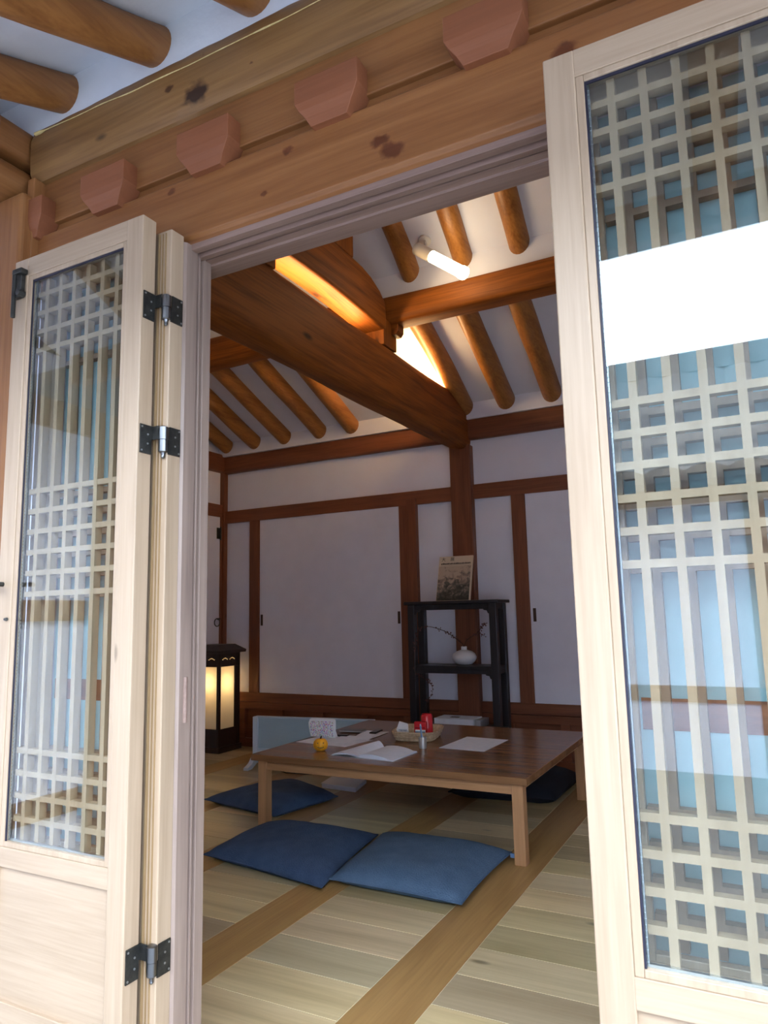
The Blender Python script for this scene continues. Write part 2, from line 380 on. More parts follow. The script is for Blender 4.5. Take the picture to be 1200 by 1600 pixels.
# wall timbers on the back wall
tn = [0]
def trim(m, mat, label, bevel=.003):
    tn[0] += 1
    return struct(m.build('trim_%d' % tn[0], mat, bevel=bevel), label, 'wall timber')
yb = YB-.03
trim(timber('x', XL, XR, (YB-.01, 2.487), .05, .083, seed=3, wob=.010, n=40), M['darkx'], 'upper brown wall beam under the rafters of the back wall', 0)
trim(MB().box(XL+.0, XR, yb, YB, 1.945, 2.055), M['darkx'], 'brown lintel rail above the white sliding doors of the back wall')
trim(MB().box(XL, XR, yb, YB, .375, .452), M['darkx'], 'brown sill rail below the white sliding doors of the back wall')
wm = MB(); wm.box(XL, XR, YB-.004, YB, 0, .375); wm.box(XL, XR, yb, YB, .315, .372); wm.box(XL, XR, yb, YB, 0, .07)
for k in range(14): wm.box(-4.10+.40*k, -4.035+.40*k, yb-.004, YB, .07, .318)
trim(wm, M['darkx'], 'brown panelled wainscot with short studs along the foot of the back wall')
trim(MB().box(-3.996, -3.892, yb, YB, .452, 1.945), M['darkz'], 'brown upright left of the wide white sliding doors')
pm = MB(); pm.box(-2.505, -2.43, yb, YB, .452, 1.945); pm.box(-2.428, -2.347, yb-.02, YB, .0, 1.99)
trim(pm, M['darkz'], 'double brown upright right of the wide white sliding doors')
trim(MB().box(-1.578, -1.474, yb, YB, .452, 1.945), M['darkz'], 'brown upright left of the single white sliding door on the right')
trim(MB().box(-.40, -.30, yb, YB, .452, 1.945), M['darkz'], 'brown upright at the far right of the back wall')
trim(MB().box(XL-.001, XL+.05, YB-.05, YB, 0, 2.5), M['darkz'], 'slim brown corner post at the left end of the back wall')

def sliding(n, x0, x1, y, label, pull):
    e = thing('door_%d' % n, (x0, y, .452), label, 'sliding door', kind='structure')
    lf = MB().box(x0, x1, y, y+.008, .452, 1.945).build('leaf', M['panel'], e, bevel=.001)
    f = MB(); px = pull
    f.box(px-.011, px+.011, y-.003, y, 1.02, 1.115); f.box(px-.006, px+.006, y-.0045, y-.003, 1.03, 1.105)
    tag(f.build('finger_pull', M['pull'], lf, bevel=.004), 'dark brown recessed finger pull')
sliding(5, -3.892, -3.20, YB-.014, 'left white papered sliding door of the wide pair, set behind the right one', -3.868)
sliding(6, -3.235, -2.505, YB-.024, 'right white papered sliding door of the wide pair, in front of the left one', -2.525)
sliding(7, -1.474, -.40, YB-.018, 'single white papered sliding door right of the black shelf', -1.445)

# left wall timbers and door
trim(timber('y', 1.34, YB, (XL+.01, 2.50), .05, .085, seed=8, wob=.01), M['darky'], 'brown beam under the rafters of the left wall', 0)
trim(MB().box(XL, XL+.03, 1.34, YB-.05, 2.0, 2.115), M['darky'], 'brown lintel rail of the left wall')
e = thing('door_8', (XL, 4.5, 0), 'white papered door in the left wall with a black ring pull', 'door', kind='structure')
MB().box(XL, XL+.025, 3.9, 4.975, .10, 2.0).build('leaf', M['panel'], e, bevel=.002)
MB().box(XL, XL+.035, 4.975, 5.0, .0, 2.0).build('door_edge', M['darkz'], e, bevel=.002)
r = MB(); pts = [(XL+.05, 4.92+.034*math.cos(a*2*PI/20), 1.055+.034*math.sin(a*2*PI/20)) for a in range(21)]
r.tube(pts, .0045, 8); r.tube([(XL+.02, 4.952, 1.085), (XL+.055, 4.952, 1.085)], .008, 8)
tag(r.build('ring_pull', M['iron'], e, smooth=True), 'black iron ring pull')
h = MB(); h.box(XL+.025, XL+.035, 4.93, 4.965, 1.80, 1.90); h.tube([(XL+.04, 4.968, 1.79), (XL+.04, 4.968, 1.91)], .008, 8)
h.build('hinge', M['iron'], e, bevel=.001)
MB().box(XL, XL+.03, 3.7, 3.9, 0, 2.0).build('door_frame', M['darkz'], e, bevel=.002)

# ------------------------------------------------------------------ roof timbers indoors
tag(timber('y', 1.345, 5.04, (-1.965, 2.527), .085, .192, n=50, seed=1, wob=.010, power=5, seg=40).build('main_beam', M['beamy'], smooth=True),
    'huge dark orange main beam running from the doorway to the back column', 'beam')
mb = MB(); mb.box(-2.035, -1.868, 4.975, YB, 0, 2.36)
tag(mb.build('column', M['darkz'], bevel=.006), 'square brown column under the far end of the main beam', 'column')
# upper short beam: arched, with a rounded shoulder at its end
ub = MB()
low = [(2.15+(3.67-2.15)*i/16, 2.80+.035*math.sin(PI*i/16)) for i in range(17)]
top = [(3.675, 2.90), (3.665, 2.98), (3.60, 3.03), (3.49, 3.075), (3.38, 3.095), (3.28, 3.10), (2.6, 3.10), (2.15, 3.02)]
ub.prism(low+top, 'x', -2.045, -1.878)
tag(ub.build('upper_beam', M['beamy'], bevel=.018, seg=3, smooth=True), 'short arched upper beam resting above the main beam, its underside lit', 'beam')
tag(MB().box(-2.04, -1.882, 2.9, 3.285, 3.10, 3.53).build('king_post', M['beamz'], bevel=.006), 'broad upright board on top of the arched upper beam', 'post')
tag(MB().box(-2.04, -1.885, 2.425, 2.555, 2.71, 2.83).build('strut', M['beamz'], bevel=.004), 'short dark strut between the main beam and the upper beam, near the door head', 'post')
st = thing('strut', (-1.96, 3.73, 2.71), 'short strut on the main beam under the end of the wall purlin', 'post')
MB().box(-2.04, -1.885, 3.64, 3.81, 2.71, 2.88).build('post_block', M['beamz'], st, bevel=.004)
MB().prism([(-1.885, 2.87), (-1.885, 2.80), (-1.855, 2.80), (-1.838, 2.822), (-1.838, 2.87)], 'y', 3.74, 3.82).build('boat_bracket', M['beamx'], st, bevel=.003)
tag(timber('x', -1.95, XR, (3.785, 2.955), .088, .088, n=40, seed=4, wob=.010, power=4.5).build('purlin', M['beamx'], smooth=True),
    'thick orange purlin running right from the upper beam, below the lamp', 'purlin')
tag(timber('x', XL, -2.045, (3.785, 2.975), .088, .108, n=30, seed=5, wob=.010, power=4.5).build('purlin', M['beamx'], smooth=True),
    'brown purlin left of the main beam above the left rafters', 'purlin')
tag(timber('x', XL, XR, (2.455, 2.955), .088, .088, n=40, seed=6, wob=.010, power=4.5).build('purlin', M['beamx'], smooth=True),
    'purlin over the front half of the room', 'purlin')
ordn = ['first', 'second', 'third', 'fourth', 'fifth', 'sixth', 'seventh', 'eighth']
lowx = [(-4.222, 'round rafter nearest the left wall, only its end showing'),
        (-3.907, 'second round rafter from the left wall, left of the main beam'),
        (-3.578, 'third round rafter from the left wall, left of the main beam'),
        (-3.214, 'fourth round rafter from the left wall, left of the main beam'),
        (-2.898, 'round rafter tucked closest to the left underside of the main beam'),
        (-1.888, 'brightly lit round rafter beside the right face of the main beam, below the purlin'),
        (-1.561, 'middle round rafter of the three below the orange purlin'),
        (-1.217, 'right round rafter of the three below the orange purlin, next to the glazed door'),
        (-.88, None), (-.55, None)]
for i, (x, lab) in enumerate(lowx):
    pts, rs = wobble_log(5.03, 2.636, 3.80, 3.070, x-.004, x+.072, .070, i)
    m = MB(); m.tube(pts, rs, 20)
    o = tag(m.build('rafter', M['rafter'], smooth=True), lab or ('round rafter hidden above the main beam' if x < -2 else 'round rafter of the back slope behind the right door'), 'rafter', 'rafters of the lower back slope')
upx = [(-1.755, 'leftmost round rafter above the orange purlin, beside the lamp base'), (-1.405, 'round rafter above the orange purlin just behind the lit lamp tube'),
       (-1.065, 'right round rafter above the orange purlin, by the glazed door'), (-.73, None)]
for i, (x, lab) in enumerate(upx):
    pts, rs = wobble_log(3.80, 3.175, 2.95, 3.60, x-.004, x+.08, .062, i+20)
    m = MB(); m.tube(pts, rs, 20)
    tag(m.build('rafter', M['rafter'], smooth=True), lab or 'round rafter of the upper slope behind the right door', 'rafter', 'rafters of the upper back slope')

# lights lying on top of the main beam
def strip(y0, y1, label):
    e = thing('strip_lamp', (-1.985, y0, 2.712), label, 'lamp')
    MB().box(-2.0, -1.97, y0, y1, 2.70, 2.725).build('lamp_base', M['lampwhite'], e)
    m = MB(); m.tube([(-1.985, y0+.01, 2.735), (-1.985, y1-.01, 2.735)], .010, 10); m.build('lamp_tube', M['striplight'], e)
strip(2.62, 3.5, 'warm strip lamp on the main beam in the gap under the upper beam')
strip(3.95, 4.8, 'warm strip lamp on the far part of the main beam below the purlin')

# wall spot with a bare tube above the purlin
e = thing('tube_lamp', (-1.50, 3.45, 3.32), 'white cylindrical ceiling lamp with a glowing tube above the orange purlin', 'lamp')
P0 = Vector((-1.590, 3.5, 3.178)); P2 = Vector((-1.239, 3.45, 2.889)); dd = (P2-P0).normalized(); P1 = P0+dd*.135
m = MB(); m.tube([P0, P0+dd*.006, P1-dd*.004, P1], [.030, .036, .036, .034], 24); m.build('lamp_body', M['lampwhite'], e, smooth=True)
m = MB(); m.tube([P1, P1+dd*.235, P1+dd*.237, P1+dd*.262, P1+dd*.268], [.033, .033, .037, .037, .03], 24); m.build('lamp_tube', M['lampglow'], e, smooth=True)
m = MB(); nn = Vector((0, .447, .894)); dc = Vector((-1.579, 3.605, 3.277)); b0 = P0+dd*.07
m.tube([dc-nn*.018, dc-nn*.014, dc+nn*.004], [.030, .037, .037], 24); m.tube([b0, b0.lerp(dc, .5)+Vector((.01, 0, 0)), dc-nn*.01], .008, 12)
m.build('ceiling_bracket', M['lampwhite'], e, smooth=True)

# ------------------------------------------------------------------ front facade timbers
XA = -1.83
pur = [(1.300, 2.392), (1.272, 2.400), (1.258, 2.425), (1.252, 2.47), (1.253, 2.53), (1.262, 2.562), (1.283, 2.592), (1.33, 2.61), (1.42, 2.61), (1.42, 2.392)]
vs = []; n = 90; K = len(pur)
for i in range(n+1):
    x = XA+(2.2-XA)*i/n
    for j, (y, z) in enumerate(pur):
        q = noise.noise(Vector((x*2.5, j*.6, 3)))*.006 + (noise.noise(Vector((x*14, j, 1)))*.006 if j in (5, 6) else 0)
        vs.append((x, y+(q if y < 1.4 else 0), z+q*.7))
fs = [(i*K+k, i*K+(k+1) % K, (i+1)*K+(k+1) % K, (i+1)*K+k) for i in range(n) for k in range(K)]
fs += [tuple(range(K-1, -1, -1)), tuple(n*K+k for k in range(K))]
pe = thing('eave_purlin', (XA, 1.35, 2.39), 'big rounded eave purlin with a yellow resin line and dark knots', 'purlin')
MB().add(vs, fs).build('timber_log', M['purlin_out'], pe, smooth=True)
m = MB(); pts = []; rs = []
for i in range(70):
    t = i/69; x = XA+.02+1.55*t
    pts.append((x, 1.2505+.004*noise.noise(Vector((x*5, 0, 0))), (2.548-.024*min(1, t*2.6)) +.006*noise.noise(Vector((x*6, 2, 0))))); rs.append(.0012+.0035*max(0, noise.noise(Vector((x*9, 7, 0)))) + (.004 if x < -1.78 else 0))
m.tube(pts, rs, 6); tag(m.build('resin_seam', M['resin'], pe), 'pale yellow resin along a crack')
tag(MB().box(XA, 2.2, 1.283, 1.36, 2.262, 2.40).build('upper_fascia', M['headx'], bevel=.003), 'orange brown fascia board right under the eave purlin', 'fascia')
tag(MB().box(XA, 2.2, 1.300, 1.36, 2.21, 2.262).build('recess_board', M['headx']), 'shadowed recess board between the fascia and the door header', 'board')
hb = MB(); hb.prism([(1.268, 2.058), (1.268, 2.218), (1.274, 2.224), (1.40, 2.224), (1.40, 2.035), (1.276, 2.035), (1.276, 2.050)], 'x', XA, 2.2)
tag(hb.build('door_header', M['header'], bevel=.002), 'broad knotty header beam over the doorway', 'header beam')
tr = MB(); tr.prism([(1.272, 2.02), (1.272, 2.036), (1.40, 2.036), (1.40, 2.008), (1.345, 2.008), (1.345, 2.014), (1.324, 2.014), (1.324, 2.026), (1.317, 2.026), (1.317, 2.012), (1.301, 2.012), (1.301, 2.026), (1.292, 2.026), (1.292, 2.02)], 'x', -1.262, -.235)
struct(tr.build('trim_20', M['track'], bevel=.001), 'grooved sliding track along the top of the doorway', 'track')
jb = MB(); jb.prism([(-1.262, 1.25), (-1.206, 1.25), (-1.2, 1.256), (-1.2, 1.294), (-1.210, 1.296), (-1.210, 1.299), (-1.2, 1.301), (-1.2, 1.307), (-1.212, 1.309), (-1.212, 1.314), (-1.2, 1.317), (-1.2, 1.345), (-1.262, 1.345)], 'z', -.06, 2.034)
jt = thing('trim_21', (-1.23, 1.3, -.06), 'grooved left door jamb', 'jamb', kind='structure')
jb.build('jamb_post', M['jamb'], jt, bevel=.001)
g = MB(); g.tube([(-1.2005, 1.275, .862), (-1.2005, 1.275, .965)], .006, 10); tag(g.build('finger_groove', M['track'], jt, smooth=True), 'long recessed finger groove')
jb = MB(); jb.box(-.29, -.235, 1.262, 1.345, -.06, 2.034)
struct(jb.build('trim_22', M['jamb'], bevel=.002), 'right door jamb behind the glazed door', 'jamb')
struct(MB().box(-1.9, 2.2, 1.10, 1.40, -.10, -.032).build('trim_23', M['doorx'], bevel=.004), 'wooden threshold of the doorway', 'threshold')

# bracket blocks under the purlin
def block_mesh(xc, w=.168):
    m = MB(); h = w/2
    yf, ybk = 1.236, 1.30
    lv = [(2.325, h, 0), (2.268, h, 0), (2.250, h-.010, .003), (2.232, h-.024, .009), (2.210, h-.036, .014)]
    vs = []
    for z, hh, dy in lv: vs += [(xc-hh, yf+dy, z), (xc+hh, yf+dy, z), (xc+hh, ybk, z), (xc-hh, ybk, z)]
    fs = [(0, 1, 2, 3)]
    for i in range(len(lv)-1):
        for k in range(4): fs.append((i*4+k, i*4+(k+1) % 4, i*4+4+(k+1) % 4, i*4+4+k))
    e = (len(lv)-1)*4; fs.append((e+3, e+2, e+1, e)); m.add(vs, fs); return m
for i, (x, lab) in enumerate([(-1.852, 'leftmost bracket block, beside the corner post'), (-1.497, 'second bracket block from the left, above the left glazed door'),
                              (-1.140, 'third bracket block from the left, right of the left door top'), (-.776, 'fourth bracket block from the left, mid header'),
                              (-.402, 'rightmost large bracket block, left of the right door top'), (-.03, 'bracket block above the right glazed door')]):
    w_ = .168 if i else .12
    tag(block_mesh(x if i else -1.805, w_).build('bracket_block', M['block'], bevel=.0015), lab, 'bracket block', 'bracket blocks along the header')

# eave rafters
for i, (x, lab) in enumerate([(-2.06, 'eave rafter at the far left above the corner post'), (-1.706, 'lower left eave rafter with a long split'), (-1.346, 'large eave rafter at the top left of the view'),
                              (-1.0, 'short end of an eave rafter at the top edge of the view'), (-.65, None), (-.30, None), (.05, None), (.40, None)]):
    pts, rs = wobble_log(1.31, 2.668, .20, 2.238, x+.006, x-.075, .055, i+40)
    m = MB(); m.tube(pts, rs, 24)
    tag(m.build('eave_rafter', M['eaverafter'], smooth=True), lab or 'eave rafter above and in front of the right door', 'rafter', 'eave rafters')

tag(MB().box(-2.7, 2.2, .165, .225, 2.165, 2.34).build('eave_board', M['headx'], bevel=.003), 'long board along the rafter ends of the eave, mirrored in the right door glass', 'board')
# corner post with beam heads
tag(MB().box(-2.08, -1.803, 1.215, 1.47, -.45, 2.345).build('corner_post', M['headz'], bevel=.012, seg=3), 'stout square corner post at the left edge', 'post')
bh = thing('beam_head', (-1.95, 1.2, 2.345), 'rounded beam ends projecting over the corner post', 'beam end')
bm_ = timber('y', 1.13, 1.345, (-1.955, 2.405), .115, .056, n=6, seed=2, wob=.004, power=2.6, seg=32); bm_.build('lower_head', M['heady'], bh, smooth=True)
bm_ = timber('y', 1.16, 1.345, (-1.955, 2.52), .115, .055, n=6, seed=3, wob=.004, power=6, seg=32); bm_.build('upper_head', M['heady'], bh, smooth=True)
tag(MB().box(-1.825, -1.795, 1.245, 1.30, 2.035, 2.40).build('side_batten', M['headz'], bevel=.003), 'narrow upright batten between the corner post and the header', 'batten')

# ------------------------------------------------------------------ folding glazed doors
ZB, ZT = .06, 2.068
GX = .068
TOPB = [1.965, 1.913, 1.861, 1.809]; MIDB = [1.430, 1.378, 1.3255, 1.273, 1.2205, 1.168]; LOWB = [.789, .7365, .684, .631]
def leaf(n, x0, x1, y0, zt, label, glazed, paper, latmat):
    y1 = y0+.043
    e = thing('door_%d' % n, (x0, y0, ZB), label, 'folding door', kind='structure')
    dz = zt-ZT
    sw = .054
    for (a, b, nm) in ((x0, x0+sw, 0), (x1-sw, x1, 0)):
        MB().box(a, b, y0, y1, ZB, zt).build('stile', M['doorz'], e, bevel=.0025)
    g0, g1 = .582, 2.004+dz
    for (a, b) in ((g1+.012, zt), (.525, g0-.012), (ZB, .235)):
        MB().box(x0+sw-.001, x1-sw+.001, y0+.001, y1-.001, a, b).build('rail', M['doorx'], e, bevel=.0015)
    gx0, gx1 = x0+GX, x1-GX
    bd = MB()
    bd.box(x0+sw, gx0, y0+.003, y0+.020, g0-.012, g1+.012); bd.box(gx1, x1-sw, y0+.003, y0+.020, g0-.012, g1+.012)
    bd.box(gx0, gx1, y0+.003, y0+.020, g0-.012, g0); bd.box(gx0, gx1, y0+.003, y0+.020, g1, g1+.012)
    bd.build('glazing_bead', M['doorz'], e, bevel=.0015)
    pn = MB(); pn.box(x0+sw, x1-sw, y0+.010, y0+.026, .235, .525)
    pn.build('lower_panel', M['doorx'], e)
    if glazed:
        MB().box(gx0-.003, gx1+.003, y0+.010, y0+.014, g0-.003, g1+.003).build('glass_pane', M['glass'], e)
        gk = MB(); q = .0035
        gk.box(gx0, gx0+q, y0+.0065, y0+.0095, g0, g1); gk.box(gx1-q, gx1, y0+.0065, y0+.0095, g0, g1); gk.box(gx0+q, gx1-q, y0+.0065, y0+.0095, g1-q*1.5, g1)
        gk.build('gasket', M['gasket'], e)
        sp = MB(); q = .006
        for (a, b) in ((gx0, gx0+q), (gx1-q, gx1)):
            z = g0
            while z < g1-.007:
                sp.box(a, b, y0+.015, y0+.021, z, z+.0055); z += .0085
            sp.box(a, b, y0+.0165, y0+.021, g0, g1)
        sp.box(gx0, gx1, y0+.0145, y0+.021, g0-.002, g0+.004)
        tag(sp.build('glass_spacer', M['alu'], e), 'ribbed silver spacer strip')
    lt = MB(); yl0, yl1 = y0+.0215, y0+.041; bw = .0066
    xc = (gx0+gx1)/2
    for k in range(6):
        x = xc+(k-2.5)*.0522
        lt.box(x-bw, x+bw, yl0, yl1, g0, g1)
    for z in TOPB+MIDB+LOWB:
        zz = z+dz if z > 1.7 else z
        if paper: zz -= .005
        lt.box(gx0, gx1, yl0+.0004, yl1-.0004, zz-bw, zz+bw)
    lt.build('lattice', latmat, e)
    if paper:
        MB().box(gx0-.01, gx1+.01, y1+.0005, y1+.0015, g0-.01, g1+.01).build('paper_pane', M['hanji'], e)
        MB().box(gx0, gx1, y1-.0015, y1+.0004, .905, .955).build('mid_rail', M['darkx'], e)
    return e
dA = leaf(1, -1.719, -1.241, 1.150, ZT, 'left glazed lattice door leaf folded open in front', True, False, M['lattice'])
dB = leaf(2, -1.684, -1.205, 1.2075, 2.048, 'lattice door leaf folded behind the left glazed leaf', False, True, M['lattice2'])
dC = leaf(3, -.265, .213, 1.150, ZT, 'right glazed lattice door leaf folded open in front', True, False, M['lattice'])
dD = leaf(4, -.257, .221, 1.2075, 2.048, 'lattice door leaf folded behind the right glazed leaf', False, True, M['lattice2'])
# weather strips on the front of the rear left leaf
ws = MB(); ws.box(-1.243, -1.240, 1.201, 1.208, ZB, 2.04); ws.box(-1.232, -1.2305, 1.204, 1.208, ZB, 2.04); ws.box(-1.222, -1.2205, 1.204, 1.208, ZB, 2.04)
tag(ws.build('weather_strip', M['gold'], dB), 'thin brassy weather strips')
# hinges joining the two left leaves
def hinge(z):
    h = thing('hinge', (0, 0, 0), None, None); del_keys(h); h.parent = dA
    wz = parent_world(dA); h.location = Vector((-1.225, 1.2, z))-wz
    m = MB(); xh = -1.2405
    m.prism([(1.156, z-.034), (1.156, z+.034), (1.196, z+.034), (1.196, z+.002), (1.190, z+.002), (1.190, z-.034)], 'x', xh, xh+.003)
    m.box(xh, xh+.022, 1.193, 1.196, z+.002, z+.034)
    m.prism([(1.212, z-.034), (1.212, z+.032), (1.246, z+.032), (1.246, z-.034)], 'x', -1.2045, -1.2015)
    m.box(-1.222, -1.2015, 1.209, 1.212, z-.034, z+.000)
    for (yy, zz) in ((1.160, z+.028), (1.178, z+.012), (1.178, z-.010), (1.160, z-.028)): m.tube([(xh+.002, yy, zz), (xh+.0045, yy, zz)], .0024, 8, 1)
    for (yy, zz) in ((1.241, z+.026), (1.229, z+.010), (1.229, z-.012), (1.241, z-.028)): m.tube([(-1.203, yy, zz), (-1.2, yy, zz)], .0024, 8, 1)
    m.build('hinge_plate', [M['iron'], M['screw']], h)
    m = MB(); yc, xb = 1.202, -1.212
    m.tube([(xb, yc, z-.030), (xb, yc, z-.028), (xb, yc, z-.0005)], [.009, .0112, .0112], 18); m.tube([(xb, yc, z+.0005), (xb, yc, z+.030), (xb, yc, z+.033)], [.012, .012, .008], 18)
    m.tube([(xb, yc, z-.045), (xb, yc, z-.041), (xb, yc, z-.036), (xb, yc, z-.030)], [.002, .005, .004, .006], 14)
    tag(m.build('hinge_barrel', M['steel'], h, smooth=True), 'shiny steel hinge barrel with a pointed tip')
def del_keys(o):
    for k in list(o.keys()):
        if k in ('label', 'category', 'group', 'kind'): del o[k]
for z in (1.842, 1.515, .380): hinge(z)
# bolt and pull on the left edge of the left leaf
m = MB(); m.box(-1.706, -1.672, 1.136, 1.149, 1.955, 2.018); m.box(-1.700, -1.662, 1.128, 1.149, 2.018, 2.032); m.tube([(-1.697, 1.135, 1.90), (-1.697, 1.135, 2.02)], .006, 10)
m.tube([(-1.675, 1.128, 1.965), (-1.675, 1.149, 1.965)], .009, 12)
tag(m.build('slide_bolt', M['iron'], dA, bevel=.002), 'black iron slide bolt')
m = MB(); m.tube([(-1.712, 1.125, 1.195), (-1.672, 1.112, 1.195)], .006, 10); m.tube([(-1.70, 1.15, 1.195), (-1.70, 1.122, 1.195)], .006, 10)
m.tube([(-1.682, 1.148, 1.107), (-1.672, 1.146, 1.107)], .004, 8)
tag(m.build('door_pull', M['iron'], dA, smooth=True), 'small black iron pull')

# ------------------------------------------------------------------ low table
TZ = .375; TX0, TX1, TY0, TY1 = -2.48, -.975, 3.135, 4.43
e = thing('low_table', (-1.73, 3.78, 0), 'large low brown wooden table in the middle of the room', 'table')
MB().box(TX0, TX1, TY0, TY1, TZ-.032, TZ).build('table_top', M['table'], e, bevel=.003)
ap = MB(); ap.box(TX0+.03, TX1-.06, TY0+.038, TY0+.060, TZ-.082, TZ-.032); ap.box(TX0+.03, TX1-.06, TY1-.06, TY1-.038, TZ-.082, TZ-.032)
ap.box(TX0+.03, TX0+.052, TY0+.05, TY1-.05, TZ-.082, TZ-.032); ap.box(TX1-.082, TX1-.06, TY0+.05, TY1-.05, TZ-.082, TZ-.032)
ap.build('apron', M['tablex'], e, bevel=.002)
for lx in (TX0+.028, TX1-.080):
    for ly in (TY0+.028, TY1-.080):
        MB().box(lx, lx+.052, ly, ly+.052, 0, TZ-.032).build('leg', M['tablez'], e, bevel=.002)

# ------------------------------------------------------------------ floor cushions
def cushion(c, h, mat, label, seed, lift=.0, tagpos=None, name='floor_cushion'):
    c = [Vector((*p, 0)) for p in c]; cen = sum(c, Vector())/4
    n = 36; vs = []; fs = []
    for side in (1, -1):
        for i in range(n+1):
            for j in range(n+1):
                u = i/n*2-1; v = j/n*2-1
                pin = 1-.045*(1-u*u)*(abs(v)**3); pin2 = 1-.045*(1-v*v)*(abs(u)**3)
                uu = (u*pin2+1)/2; vv = (v*pin+1)/2
                p = c[0]*(1-uu)*(1-vv)+c[1]*uu*(1-vv)+c[2]*uu*vv+c[3]*(1-uu)*vv
                pr = max(0, (1-u**4)*(1-v**4))**.5*(.80+.2*(1-u*u)*(1-v*v))
                w = noise.noise(Vector((p.x*5+seed, p.y*5, 0)))*.010+noise.noise(Vector((p.x*16+seed, p.y*12, 0)))*.003
                if side == 1: z = h*.26+pr*(h*.74+w)
                else: z = h*.26*(1-min(1, pr*2.2))+.001
                vs.append((p.x, p.y, z+lift))
    def idx(s, i, j): return s*(n+1)**2+i*(n+1)+j
    for s in (0, 1):
        for i in range(n):
            for j in range(n):
                f = (idx(s, i, j), idx(s, i+1, j), idx(s, i+1, j+1), idx(s, i, j+1)); fs.append(f if s == 0 else f[::-1])
    m = MB(); m.add(vs, fs)
    e = thing(name, (cen.x, cen.y, 0), label, 'cushion', 'floor cushions around the low table')
    o = m.build('cushion_body', mat, e, smooth=True)
    bm = bmesh.new(); bm.from_mesh(o.data); bmesh.ops.remove_doubles(bm, verts=bm.verts, dist=.0006); bmesh.ops.recalc_face_normals(bm, faces=bm.faces); bm.to_mesh(bm and o.data); bm.free()
    for p in o.data.polygons: p.use_smooth = True
    pm = MB(); per = []
    for k in range(4):
        a, b = c[k], c[(k+1) % 4]; nrm = (cen-(a+b)/2)
        for q in range(12):
            t = q/12; u = t*2-1
            per.append(a.lerp(b, t)+nrm*(.042*(1-u*u))+Vector((0, 0, h*.26+lift)))
    per.append(per[0]); pm.tube(per, .0035, 6, caps=False); pm.build('piping', mat, e, smooth=True)
    if tagpos:
        t = MB(); t.box(tagpos[0]-.010, tagpos[0]+.014, tagpos[1]-.006, tagpos[1]+.006, h*.26-.006, h*.26+.012); t.build('loop', M['penblue'], e, bevel=.002)
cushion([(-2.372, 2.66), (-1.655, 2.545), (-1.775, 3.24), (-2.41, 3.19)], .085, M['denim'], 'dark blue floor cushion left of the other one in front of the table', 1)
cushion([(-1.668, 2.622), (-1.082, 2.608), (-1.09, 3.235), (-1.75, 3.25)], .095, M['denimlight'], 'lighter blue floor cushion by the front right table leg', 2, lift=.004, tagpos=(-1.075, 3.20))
cushion([(-3.06, 3.43), (-2.45, 3.30), (-2.35, 3.80), (-2.86, 4.05)], .085, M['denim'], 'dark blue floor cushion at the left side of the table near the heater', 3)
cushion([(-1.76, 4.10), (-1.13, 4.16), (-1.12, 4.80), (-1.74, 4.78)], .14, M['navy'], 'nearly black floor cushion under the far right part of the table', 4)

# ------------------------------------------------------------------ things on the table
def sheet(name, pts, z, label, mat='white', t=.0012, curl=0, cat='paper', group=None):
    m = MB(); m.prism([(p[0], p[1]) for p in pts], 'z', z, z+t)
    return tag(m.build(name, M[mat]), label, cat, group)
sheet('paper_sheet', [(-1.615, 3.655), (-1.352, 3.640), (-1.342, 4.01), (-1.598, 4.03)], TZ, 'single sheet of white paper on the right half of the table', cat='paper')
sheet('paper_sheet', [(-2.46, 3.525), (-2.11, 3.49), (-2.07, 3.74), (-2.43, 3.77)], TZ, 'large white sheet under the dotted card by the left table edge')
sheet('paper_sheet', [(-2.32, 3.60), (-2.17, 3.585), (-2.14, 3.80), (-2.30, 3.82)], TZ+.0014, 'small white sheet lying on the larger one, by the little black gadget')
sheet('paper_sheet', [(-2.20, 3.71), (-2.09, 3.70), (-2.10, 4.0), (-2.27, 4.01)], TZ+.0028, 'pale folded sheet right of the dotted card, under the phone edge')
e = thing('mobile_phone', (-2.31, 3.96, TZ), 'flat black mobile phone on the papers at the back of the table', 'phone')
R8 = Matrix.Rotation(math.radians(6), 3, 'Z')
cb = MB().box(-2.40, -2.245, 3.905, 3.985, TZ+.004, TZ+.013, rot=R8).build('phone_body', M['grey'], e, bevel=.003)
MB().box(-2.395, -2.25, 3.909, 3.981, TZ+.013, TZ+.0145, rot=R8).build('screen', M['darkplastic'], cb)
tag(MB().box(-2.335, -2.262, 3.762, 3.80, TZ+.0044, TZ+.012, rot=R8).build('small_gadget', M['darkplastic'], bevel=.003), 'tiny black gadget lying on the papers beside the dotted card', 'gadget')
tag(MB().box(-2.19, -2.145, 3.90, 4.02, TZ+.0044, TZ+.014, rot=R8).build('glasses_case', M['darkplastic'], bevel=.005), 'slim black case at the right edge of the papers', 'case')

e = thing('dotted_card', (-2.40, 3.70, TZ), 'white rounded card box with small coloured dots standing upright on the papers', 'card')
cx0, cx1 = -2.488, -2.305
pl = [(cx0+.012, TZ+.003), (cx1, TZ+.003), (cx1, TZ+.105), (cx1-.008, TZ+.112), (cx0+.020, TZ+.112), (cx0+.008, TZ+.106), (cx0-.004, TZ+.085), (cx0-.002, TZ+.06)]
cb = MB().prism(pl, 'y', 3.700, 3.716).build('card_body', M['card'], e, bevel=.004)
m = MB(); m.prism([(x*.90+(-2.396)*.10, (z-TZ)*.80+TZ+.006) for x, z in pl], 'y', 3.6985, 3.6998); tag(m.build('dot_print', M['dots'], cb), 'print of small coloured dots')
MB().prism([(3.716, TZ+.003), (3.755, TZ+.003), (3.716, TZ+.07)], 'x', cx1-.016, cx1-.013).build('stand_flap', M['card'], e)

